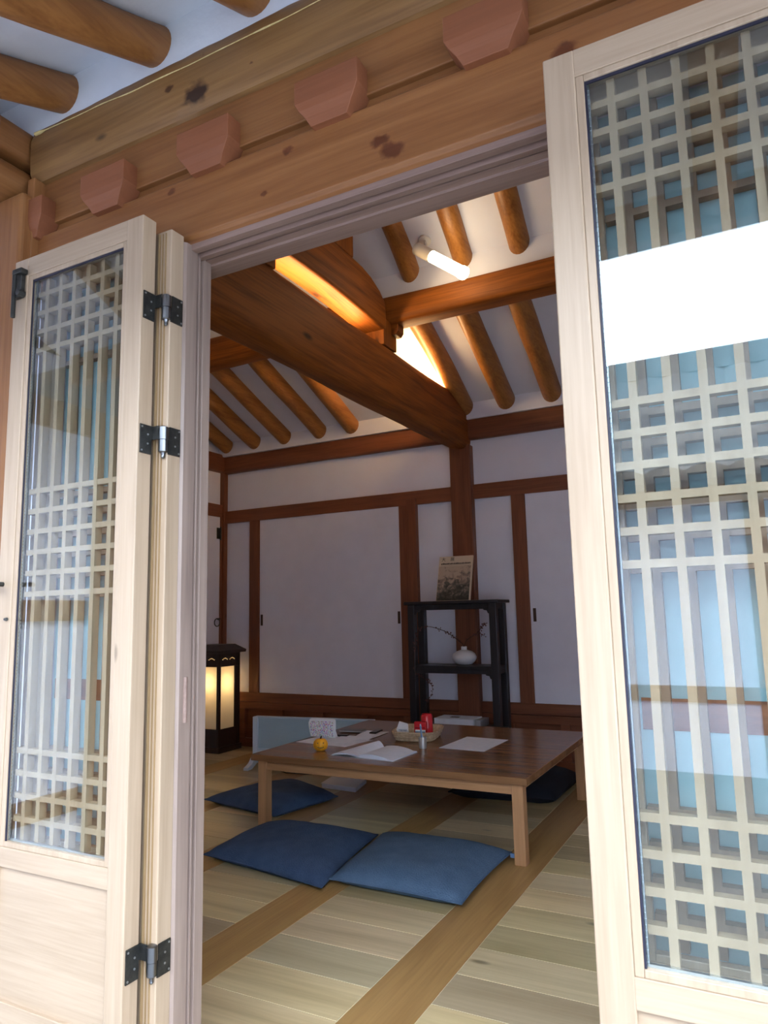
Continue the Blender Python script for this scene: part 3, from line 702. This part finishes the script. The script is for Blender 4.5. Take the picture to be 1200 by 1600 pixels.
e = thing('pumpkin_ornament', (-2.18, 3.355, TZ), 'small orange pumpkin ornament with a carved smiling face at the table front', 'ornament')
prf = [(.004, .000), (.022, .001), (.033, .010), (.039, .024), (.040, .036), (.036, .049), (.026, .060), (.012, .064), (.004, .062)]
m = MB(); m.lathe(prf, (-2.18, 3.355, TZ), 48, lobes=9, amp=.10); m.build('pumpkin_body', M['orange'], e, smooth=True)
m = MB(); m.tube([(-2.18, 3.355, TZ+.06), (-2.178, 3.355, TZ+.068), (-2.174, 3.353, TZ+.074)], [.006, .004, .005], 8); m.build('stem', M['twig'], e, smooth=True)
fd = Vector((.545, -.838, 0)); sd = Vector((.838, .545, 0)); cc = Vector((-2.18, 3.355, TZ))
m = MB()
for s in (-1, 1): 
    p = cc+fd*.035+sd*(s*.015)+Vector((0, 0, .045)); m.tube([p-fd*.004, p+fd*.0035], [.0045, .004], 3)
for k in range(7):
    u = (k-3)/3; p = cc+fd*(.039-.009*u*u)+sd*(u*.021)+Vector((0, 0, .020+.008*u*u)); m.tube([p-fd*.003, p+fd*.002], .0033, 6)
m.build('carved_face', M['coverink'], e)

# open book
e = thing('open_book', (-1.88, 3.40, TZ), 'open white notebook lying on the front of the table', 'book')
def pages(sgn, name, H, label=None):
    n = 16; vs = []; fs = []
    s0 = Vector((-1.888, 3.262, 0)); s1 = Vector((-1.878, 3.525, 0))
    wv = Vector((.205, -.025, 0)) if sgn > 0 else Vector((-.165, .004, 0))
    for i in range(n+1):
        t = i/n
        for j in range(9):
            q = j/8
            fan = 0
            if sgn > 0: z = .006+.014*math.sin(PI*min(1, t*1.15))**.7*(1-.2*t)+.006*(1-t)
            else: z = .006+.010*math.sin(PI*t)**.8*(1-q)+ .034*q**1.2*math.sin(PI*t*.62)
            wq = wv*(1-.72*(q**1.3) if sgn < 0 else 1)
            p = s0.lerp(s1, q)+wq*t
            vs.append((p.x, p.y, TZ+z))
    for i in range(n+1):
        for j in range(9):
            v = vs[i*9+j]; lowz = TZ+.0015 if sgn > 0 else max(TZ+.0015, v[2]-.006)
            vs.append((v[0], v[1], lowz))
    o = (n+1)*9
    for i in range(n):
        for j in range(8):
            a = i*9+j; fs.append((a, a+9, a+10, a+1)); fs.append((o+a, o+a+1, o+a+10, o+a+9))
    for i in range(n):
        a = i*9; fs.append((a, o+a, o+a+9, a+9)); a = i*9+8; fs.append((a, a+9, o+a+9, o+a))
    for j in range(8):
        a = j; fs.append((a, a+1, o+a+1, o+a)); a = n*9+j; fs.append((a, o+a, o+a+1, a+1))
    m = MB(); m.add(vs, fs); return m.build(name, M['white'], e, smooth=True)
pages(1, 'page_block', .02); pages(-1, 'turned_pages', .02)
MB().prism([(-2.06, 3.262), (-1.678, 3.230), (-1.668, 3.498), (-1.90, 3.528)], 'z', TZ, TZ+.0015).build('book_cover', M['grey'], e)

# basket
def ring_rect(cx, cy, hx, hy, z, ang, n=40, p=5):
    out = []
    for k in range(n):
        th = 2*PI*k/n; c_, s_ = math.cos(th), math.sin(th)
        x = abs(c_)**(2/p)*(1 if c_ >= 0 else -1)*hx; y = abs(s_)**(2/p)*(1 if s_ >= 0 else -1)*hy
        out.append(Vector((cx+x*math.cos(ang)-y*math.sin(ang), cy+x*math.sin(ang)+y*math.cos(ang), z)))
    return out
e = thing('wicker_basket', (-1.865, 3.90, TZ), 'shallow straw wicker basket on the middle of the table', 'basket')
BX, BY, BA = -1.850, 3.895, math.radians(12)
m = MB(); NN = 56; lv = [(.110, .135, .002), (.118, .143, .018), (.126, .151, .034), (.132, .158, .050)]
inn = [(.127, .153, .050), (.112, .138, .018), (.104, .129, .006)]
rings = [ring_rect(BX, BY, a, b, TZ+z, BA, NN) for a, b, z in lv+inn]
for ri, rg in enumerate(rings[1:3], 1):
    for k in range(NN):
        d = (rg[k]-Vector((BX, BY, rg[k].z))).normalized(); rg[k] += d*(.003 if (k+ri) % 2 else -.002)
vs = [v for r_ in rings for v in r_]; fs = [(i*NN+k, i*NN+(k+1) % NN, (i+1)*NN+(k+1) % NN, (i+1)*NN+k) for i in range(len(rings)-1) for k in range(NN)]
fs += [tuple(range(NN-1, -1, -1)), tuple((len(rings)-1)*NN+k for k in range(NN))]
m.add(vs, fs)
for z, a, b in ((.010, .1145, .1395), (.026, .1225, .1475), (.042, .1295, .1550)):
    rr = ring_rect(BX, BY, a, b, TZ+z, BA, NN); rr = [v+Vector((0, 0, .002*(1 if k % 2 else -1))) for k, v in enumerate(rr)]; m.tube(rr+[rr[0]], .0036, 6, caps=False)
m.build('woven_sides', M['wicker'], e, smooth=True)
rr = ring_rect(BX, BY, .131, .157, TZ+.051, BA, NN); m = MB(); m.tube(rr+[rr[0]], .0052, 8, caps=False); m.build('rim', M['wicker'], e, smooth=True)
# items in the basket
RZ = lambda d: Matrix.Rotation(math.radians(d), 3, 'Z')
e = thing('red_canister', (-1.825, 3.96, TZ+.007), 'taller shiny red canister at the back of the wicker basket', 'canister')
m = MB(); m.tube([(-1.825, 3.965, TZ+.008), (-1.825, 3.965, TZ+.118), (-1.825, 3.965, TZ+.124)], [.034, .034, .030], 28); cb = m.build('canister_body', M['red'], e, smooth=True)
m = MB(); m.tube([(-1.825, 3.965, TZ+.124), (-1.825, 3.965, TZ+.130)], .029, 28); m.build('lid', M['red'], cb, smooth=True)
e = thing('red_box', (-1.822, 3.86, TZ+.007), 'smaller red box in front of the taller red canister in the basket', 'box')
cb = MB().box(-1.865, -1.795, 3.868, 3.905, TZ+.007, TZ+.095, rot=RZ(14)).build('box_body', M['red'], e, bevel=.003)
MB().box(-1.858, -1.802, 3.8655, 3.868, TZ+.060, TZ+.063, rot=RZ(14), piv=(-1.83, 3.8865, TZ+.05)).build('label_line', M['darkplastic'], cb)
e = thing('sachet', (-1.80, 3.83, TZ+.007), 'small white and blue sachet leaning in the front of the basket', 'sachet')
cb = MB().box(-1.835, -1.775, 3.825, 3.831, TZ+.010, TZ+.058, rot=RZ(8)).build('sachet_body', M['card'], e, bevel=.001)
MB().box(-1.835, -1.775, 3.8235, 3.8245, TZ+.040, TZ+.050, rot=RZ(8), piv=(-1.805, 3.828, TZ+.034)).build('blue_band', M['penblue'], cb)
e = thing('note_card', (-1.93, 3.85, TZ+.007), 'white note card standing up in the left end of the wicker basket', 'card')
m = MB(); m.prism([(-1.985, TZ+.010), (-1.885, TZ+.010), (-1.893, TZ+.085), (-1.948, TZ+.097)], 'y', 3.845, 3.848); cb = m.build('card_sheet', M['card'], e)
m = MB()
for k in range(7): m.box(-1.952+.008*k, -1.952+.008*k+.005, 3.8435, 3.8445, TZ+.046-.0015*(k % 3), TZ+.051)
tag(m.build('handwriting', M['penblue'], cb), 'faint blue handwriting')
# cup with pen
e = thing('metal_cup', (-1.69, 3.61, TZ), 'small grey metal cup beside the wicker basket', 'cup')
m = MB(); m.lathe([(.019, 0), (.021, .002), (.0225, .058), (.0215, .060), (.0205, .058), (.019, .006)], (-1.69, 3.61, TZ), 32); m.build('cup_body', M['pewter'], e, smooth=True)
e2 = thing('pen', (-1.695, 3.615, TZ+.006), 'blue grey pen standing in the small metal cup', 'pen')
m = MB(); m.tube([(-1.688, 3.605, TZ+.008), (-1.705, 3.62, TZ+.115)], [.0045, .005], 10); m.build('pen_barrel', M['penblue'], e2, smooth=True)
m = MB(); m.tube([(-1.705, 3.62, TZ+.115), (-1.7065, 3.6215, TZ+.125)], [.005, .003], 10); m.build('pen_cap', M['grey'], e2, smooth=True)

# white book on the floor behind the table leg
e = thing('floor_book', (-2.5, 4.12, 0), 'thick white book lying on the floor seen under the table', 'book')
MB().prism([(-2.607, 4.02), (-2.344, 4.00), (-2.40, 4.24), (-2.65, 4.25)], 'z', .001, .028).build('page_block', M['white'], e, bevel=.002)
MB().prism([(-2.611, 4.017), (-2.341, 3.997), (-2.398, 4.244), (-2.654, 4.254)], 'z', .028, .031).build('book_cover', M['card'], e)

# ------------------------------------------------------------------ heater
e = thing('panel_heater', (-2.9, 4.36, 0), 'pale blue white panel heater on splayed feet behind the table', 'heater')
hr = Matrix.Rotation(math.radians(7.2), 3, 'Z'); hp = (-3.435, 4.365, 0)
def hb_(x0, x1, y0, y1, z0, z1): 
    m = MB(); m.box(-3.435+x0, -3.435+x1, 4.365+y0, 4.365+y1, z0, z1, rot=hr, piv=hp); return m
hb_(.04, .92, .010, .028, .135, .352).build('glass_front', M['heaterglass'], e, bevel=.002)
hb_(.0, .96, .028, .062, .07, .362).build('rear_shell', M['heater'], e, bevel=.006)
m = hb_(0, .042, -.004, .028, .05, .362); m.build('end_cap', M['heaterend'], e, bevel=.005)
m = hb_(.918, .96, -.004, .028, .05, .362); m.build('end_cap', M['heaterend'], e, bevel=.005)
m = MB()
for mm in (hb_(.04, .92, .004, .028, .352, .362), hb_(.04, .92, -.002, .028, .085, .135)): m.add(mm.v, mm.f)
m.build('trim_rail', M['heater'], e, bevel=.003)
m = MB()
for k in range(22): 
    q = hb_(.045, .92, .0085, .0102, .142+.0094*k, .1455+.0094*k); m.add(q.v, q.f)
m.build('grille', M['heaterglass'], e)
for xx in (.0, .92):
    m = MB(); q = [(-.13, 0), (-.125, .018), (-.06, .04), (-.01, .09), (.05, .09), (.10, .04), (.155, .018), (.16, 0), (.11, 0), (.04, .03), (.0, .03), (-.07, 0)]
    poly = MB(); poly.prism([(4.365+a, b) for a, b in q], 'x', -3.435+xx, -3.435+xx+.038)
    v2 = [hr @ (Vector(v)-Vector(hp))+Vector(hp) for v in poly.v]; m.add(v2, poly.f); m.build('foot', M['heaterend'], e, bevel=.002)
m = MB(); m.tube([(-3.30, 4.28, .07), (-3.25, 4.27, .045), (-3.18, 4.27, .03), (-3.05, 4.25, .012), (-2.9, 4.30, .006), (-2.6, 4.55, .006)], .004, 8); m.build('power_cord', M['wire'], e, smooth=True)

# ------------------------------------------------------------------ lantern
LX0, LX1, LY0, LY1 = -4.292, -4.022, 4.665, 4.935
e = thing('floor_lantern', ((LX0+LX1)/2, 4.80, 0), 'tall dark wooden floor lantern with glowing paper panes in the left corner', 'lantern')
bd = MB(); bd.box(LX0-.012, LX1+.012, LY0-.012, LY1+.012, 0, .045)
bd.box(LX0+.012, LX1-.012, LY0+.012, LY1-.012, .045, .05)
bd.build('plinth', M['lanternwood'], e, bevel=.004)
fr = MB(); pw = .026
for ax in (LX0, LX1-pw):
    for ay in (LY0, LY1-pw): fr.box(ax, ax+pw, ay, ay+pw, .045, .80)
for (z0, z1) in ((.045, .187), (.690, .80)):
    fr.box(LX0+pw, LX1-pw, LY0+.004, LY0+.018, z0, z1); fr.box(LX0+pw, LX1-pw, LY1-.018, LY1-.004, z0, z1)
    fr.box(LX0+.004, LX0+.018, LY0+pw, LY1-pw, z0, z1); fr.box(LX1-.018, LX1-.004, LY0+pw, LY1-pw, z0, z1)
fr.box(LX1-.018, LX1-.002, LY1-.066, LY1-pw, .187, .69); fr.box(LX0+pw, LX0+.066, LY0+.002, LY0+.018, .187, .69)
fr.build('frame', M['lanternwood'], e, bevel=.002)
rf = MB(); rf.add([(LX0-.035, LY0-.035, .802), (LX1+.035, LY0-.035, .802), (LX1+.035, LY1+.035, .802), (LX0-.035, LY1+.035, .802),
                   (LX0-.038, LY0-.038, .824), (LX1+.038, LY0-.038, .824), (LX1+.038, LY1+.038, .824), (LX0-.038, LY1+.038, .824),
                   (LX0+.03, LY0+.03, .872), (LX1-.03, LY0+.03, .872), (LX1-.03, LY1-.03, .872), (LX0+.03, LY1-.03, .872)],
                  [(3, 2, 1, 0), (0, 1, 5, 4), (1, 2, 6, 5), (2, 3, 7, 6), (3, 0, 4, 7), (4, 5, 9, 8), (5, 6, 10, 9), (6, 7, 11, 10), (7, 4, 8, 11), (8, 9, 10, 11)])
rf.build('roof_cap', M['lanternwood'], e, bevel=.002)
def pp(*b): tag(MB().box(*b).build('paper_pane', M['lamp_paper'], e), 'glowing cream paper pane')
pp(LX1-.013, LX1-.011, LY0+pw, LY1-.066, .187, .69); pp(LX0+.011, LX0+.013, LY0+pw, LY1-pw, .187, .69)
pp(LX0+.066, LX1-pw, LY0+.011, LY0+.013, .187, .69); pp(LX0+pw, LX1-pw, LY1-.013, LY1-.011, .187, .69)
m = MB(); m.lathe([(.004, -.035), (.022, -.025), (.032, 0), (.022, .025), (.004, .035)], ((LX0+LX1)/2+.01, 4.78, .56), 16); m.build('bulb', M['bulb'], e, smooth=True)
m = MB(); m.tube([((LX0+LX1)/2+.01, 4.78, .05), ((LX0+LX1)/2+.01, 4.78, .525)], .006, 8); m.build('lamp_holder', M['lampwhite'], e)
for cy in (LY0+.075, LY1-.105, ):
    m = MB()
    for k, (dy, dz, r_) in enumerate(((-.026, -.003, .008), (-.012, .004, .009), (.003, .009, .010), (.017, .003, .009), (.030, -.002, .008))):
        m.tube([(LX1-.0038, cy+dy, .752+dz), (LX1-.0030, cy+dy, .752+dz*.7)], r_*.62, 8)
    tag(m.build('leaf_cutout', M['cut'], e), 'small glowing leaf shaped cutout')
for cx in (LX1-.085,):
    m = MB()
    for k, (dy, dz, r_) in enumerate(((-.026, -.003, .008), (-.012, .004, .009), (.003, .009, .010), (.017, .003, .009), (.030, -.002, .008))):
        m.tube([(cx+dy, LY0+.0038, .752+dz), (cx+dy, LY0+.0030, .752+dz*.7)], r_*.62, 8)
    tag(m.build('leaf_cutout', M['cut'], e), 'small glowing leaf shaped cutout')


# ------------------------------------------------------------------ black shelf
SX0, SX1, SY0, SY1 = -2.325, -1.605, 4.70, 4.965
e = thing('black_shelf', ((SX0+SX1)/2, 4.84, 0), 'black open wooden display shelf standing against the column', 'shelf')
MB().box(SX0, SX1, SY0, SY1, 1.158, 1.180).build('top_board', M['ebony'], e, bevel=.004)
lw = .052
for ax in (SX0+.022, SX1-.022-lw):
    for ay in (SY0+.02, SY1-.02-lw): MB().box(ax, ax+lw, ay, ay+lw, 0, 1.158).build('leg', M['ebony'], e, bevel=.003)
def rails(z0, z1, nm):
    m = MB(); a, b = SX0+.022+lw, SX1-.022-lw
    m.box(a, b, SY0+.028, SY0+.045, z0, z1); m.box(a, b, SY1-.045, SY1-.028, z0, z1)
    m.box(SX0+.03, SX0+.05, SY0+.07, SY1-.07, z0, z1); m.box(SX1-.05, SX1-.03, SY0+.07, SY1-.07, z0, z1); m.build(nm, M['ebony'], e, bevel=.002)
rails(1.118, 1.158, 'rail'); rails(.672, .702, 'rail'); rails(.255, .285, 'rail')
MB().box(SX0+.03, SX1-.03, SY0+.024, SY1-.024, .702, .726).build('middle_board', M['ebony'], e, bevel=.002)
MB().box(SX0+.03, SX1-.03, SY0+.024, SY1-.024, .285, .305).build('lower_board', M['ebony'], e, bevel=.002)
m = MB(); a, b = SX0+.022+lw, SX1-.022-lw
for z in (1.118, .672):
    for (x, s) in ((a, 1), (b, -1)): m = MB(); m.prism([(x, z), (x+s*.045, z), (x+s*.040, z-.008), (x+s*.018, z-.012), (x+s*.010, z-.03), (x, z-.034)], 'y', SY0+.030, SY0+.043); m.build('corner_bracket', M['ebony'], e)

# leaning art book on the shelf
bk = thing('art_book', (-1.982, 4.815, 1.180), 'cream art book with an ink landscape cover leaning on the column above the shelf', 'book')
tilt = math.atan2(.10, .335); bk.rotation_euler = (-tilt, 0, 0)
def local(m, nm, mat, lab=None, par=None, **k):
    me = m.build(nm, mat, None, **k); me.parent = par or bk; me.location = (0, 0, 0)
    if lab: me['label'] = lab
    return me
cv = local(MB().box(-.134, .134, 0, .012, 0, .345), 'cover', M['cover'], bevel=.001)
local(MB().box(-.130, .122, -.0012, 0, .004, .268), 'landscape_print', M['ink'], 'grey ink landscape print', par=cv)
def text(s, size, x, z, nm):
    cu = bpy.data.curves.new(nm, 'FONT'); cu.body = s; cu.size = size; cu.extrude = .0003
    o = bpy.data.objects.new(nm+'_tmp', cu); COL.objects.link(o)
    bpy.context.view_layer.update()
    me = bpy.data.meshes.new_from_object(o.evaluated_get(bpy.context.evaluated_depsgraph_get())); bpy.data.objects.remove(o)
    me.materials.clear(); me.materials.append(M['coverink'])
    ob = bpy.data.objects.new(nm, me); COL.objects.link(ob); ob.parent = cv; ob.location = (x, -.001, z); ob.rotation_euler = (PI/2, 0, 0)
    ob['label'] = 'dark printed characters'; return ob
text('大', .034, -.115, .310, 'title_character'); text('展', .034, -.045, .310, 'title_character')
m = MB(); rr = random.Random(5); x = -.115
while x < .118:
    wd = rr.choice((.006, .007, .009)); m.box(x, x+wd, -.0006, 0, .281, .293+rr.uniform(-.002, .001)); x += wd+rr.choice((.002, .003))
local(m, 'title_line', M['coverink'], 'line of small dark print', par=cv)
local(MB().box(-.115, .118, -.0006, 0, .2735, .2747), 'rule_line', M['coverink'], par=cv)

# vase with berry branch
e = thing('vase', (-1.922, 4.85, .726), 'flattened white porcelain vase with a narrow neck on the middle shelf', 'vase')
pf = [(.035, 0), (.052, .004), (.075, .022), (.087, .045), (.088, .056), (.078, .078), (.055, .095), (.028, .103), (.021, .105), (.021, .128), (.017, .128), (.017, .11)]
m = MB(); m.lathe(pf, (-1.922, 4.85, .726), 40); m.build('vase_body', M['porcelain'], e, smooth=True)
br = thing('berry_branch', (-1.922, 4.85, .84), 'long arching twig with dark red berries standing in the white vase', 'branch')
tw = MB(); be = MB()
def twig(P, r0, r1, nb, seed):
    P = [Vector(p) for p in P]; pts = []
    for i in range(len(P)-1):
        p0 = P[max(0, i-1)]; p1 = P[i]; p2 = P[i+1]; p3 = P[min(len(P)-1, i+2)]
        for k in range(8):
            t = k/8; pts.append(.5*((2*p1)+(p2-p0)*t+(2*p0-5*p1+4*p2-p3)*t*t+(3*p1-p0-3*p2+p3)*t**3))
    pts.append(P[-1]); tw.tube(pts, [r0+(r1-r0)*i/(len(pts)-1) for i in range(len(pts))], 6)
    rn = random.Random(seed)
    for k in range(nb):
        p = pts[int((.25+.75*rn.random())*(len(pts)-1))]; d = Vector((rn.uniform(-1, 1), rn.uniform(-.5, .5), rn.uniform(-1, 1))).normalized()*rn.uniform(.006, .016)
        q = p+d; tw.tube([p, q], .0008, 4); r_ = rn.uniform(.0035, .0055)
        be.lathe([(.0005, -r_), (r_*.8, -r_*.6), (r_, 0), (r_*.8, r_*.6), (.0005, r_)], q, 8)
b0 = (-1.922, 4.85, .85)
twig([(-1.922, 4.85, .75), b0, (-1.955, 4.82, .90), (-2.03, 4.76, .965), (-2.12, 4.70, 1.0), (-2.18, 4.665, .99), (-2.205, 4.65, .93), (-2.215, 4.645, .83)], .003, .0014, 52, 1)
twig([(-2.205, 4.65, .93), (-2.22, 4.64, .80), (-2.215, 4.63, .70), (-2.16, 4.62, .655), (-2.10, 4.62, .625), (-2.075, 4.62, .57), (-2.10, 4.625, .515), (-2.135, 4.63, .495)], .0018, .001, 34, 2)
twig([b0, (-1.89, 4.83, .90), (-1.80, 4.80, .95), (-1.75, 4.79, 1.0), (-1.715, 4.79, 1.02)], .0022, .001, 26, 3)
twig([(-1.80, 4.80, .95), (-1.77, 4.79, .945), (-1.74, 4.79, .93)], .0014, .001, 8, 4)
tw.build('twigs', M['twig'], br); tag(be.build('berries', M['berry'], br, smooth=True), kind='stuff')

# books on the lower shelf
e = thing('boxed_book', (-1.95, 4.82, .306), 'thick white boxed book lying flat on the lower board of the black shelf', 'book')
cb = MB().box(-2.125, -1.832, 4.74, 4.92, .306, .362).build('slipcase', M['white'], e, bevel=.002)
tag(MB().box(-2.03, -1.965, 4.80, 4.84, .362, .3632).build('cover_mark', M['coverink'], cb), 'small dark title mark')
tag(MB().box(-1.828, -1.785, 4.76, 4.93, .306, .358).build('grey_book', M['grey'], bevel=.003), 'grey book end beside the thick white boxed book on the lower shelf board', 'book')

# ------------------------------------------------------------------ outside
struct(MB().box(-30, 20, -12, 1.2, -.50, -.45).build('ground', M['stone']), 'pale granite courtyard', 'ground')
struct(MB().box(-12, 12, 1.12, 6, -.45, -.11).build('plinth_wall', M['stone']), 'stone plinth under the house', 'plinth')
e = thing('opposite_house', (0, -6, -.45), 'house with a grey tiled roof across the courtyard, mirrored in the door glass', 'house')
MB().box(-26, 14, -9, -5.2, -.45, 2.4).build('house_wall', M['plaster'], e)
m = MB()
for k in range(26): m.box(-25.5+1.5*k-.09, -25.5+1.5*k+.09, -5.26, -5.18, -.45, 2.4)
m.box(-26, 14, -5.25, -5.18, 2.1, 2.35); m.box(-26, 14, -5.25, -5.18, .2, .35)
m.build('house_timber', M['headx'], e)
m = MB(); vs = []; fs = []; nx = 720
for i in range(nx+1):
    x = -26.6+41.2*i/nx; dz = .05*abs(math.sin(i*PI/6))
    for (y, z) in ((-4.3, 2.28), (-4.9, 2.52), (-5.8, 3.05), (-6.8, 3.95)): vs.append((x, y, z+dz))
    vs.append((x, -6.9, 2.4)); vs.append((x, -4.35, 2.2))
for i in range(nx):
    for k in range(6): a = i*6+k; b = i*6+(k+1) % 6; fs.append((a, b, b+6, a+6))
m.add(vs, fs); m.box(-26.6, 14.6, -6.95, -6.7, 3.9, 4.15); m.build('tiled_roof', M['tile'], e)

e = thing('side_wing', (-4.2, -2, -.45), 'plastered side wing of the house with a tiled roof, mirrored in the left door glass', 'house')
MB().box(-5.6, -3.7, -3.9, 1.0, -.45, 2.42).build('wing_wall', M['plaster'], e)
m = MB(); m.box(-3.72, -3.66, -3.9, 1.0, 1.10, 1.22); m.box(-3.72, -3.66, -3.9, 1.0, 2.25, 2.42); m.box(-3.72, -3.66, -3.9, 1.0, .0, .12)
for k in range(4): m.box(-3.73, -3.65, -3.7+1.4*k, -3.56+1.4*k, -.45, 2.42)
m.build('wing_timber', M['headx'], e)
m = MB(); m.prism([(-2.75, 2.30), (-2.75, 2.42), (-5.2, 4.0), (-7.0, 3.2), (-7.0, 3.0), (-5.2, 3.6), (-3.7, 2.75)], 'y', -4.1, 1.1); m.build('wing_roof', M['tile'], e)

# ------------------------------------------------------------------ light, camera
W = bpy.data.worlds.new('overcast sky'); SC.world = W; W.use_nodes = True
bg = W.node_tree.nodes['Background']; bg.inputs[0].default_value = (.77, .88, 1.0, 1); bg.inputs[1].default_value = 7.2
cam = bpy.data.cameras.new('camera'); co = bpy.data.objects.new('camera', cam); COL.objects.link(co)
yaw, pit, rol = math.radians(27.6955), math.radians(8.1334), math.radians(-1.2812)
fwd = Vector((-math.sin(yaw)*math.cos(pit), math.cos(yaw)*math.cos(pit), math.sin(pit)))
rt = Vector((math.cos(yaw), math.sin(yaw), 0)); up = rt.cross(fwd)
r2 = rt*math.cos(rol)+up*math.sin(rol); u2 = -rt*math.sin(rol)+up*math.cos(rol)
mt = Matrix((r2, u2, -fwd)).transposed().to_4x4(); mt.translation = Vector((0, 0, 1.1)); co.matrix_world = mt
cam.sensor_fit = 'VERTICAL'; cam.sensor_height = 36; cam.sensor_width = 27; cam.lens = 36*1110.64/1600; cam.clip_start = .02
SC.camera = co
vs_ = SC.view_settings; vs_.view_transform = 'Standard'; vs_.look = 'None'; vs_.exposure = .85; vs_.gamma = 1; vs_.use_curve_mapping = False
cy = SC.cycles; cy.max_bounces = 10; cy.diffuse_bounces = 6; cy.transparent_max_bounces = 16; cy.use_denoising = True; cy.sample_clamp_indirect = 8
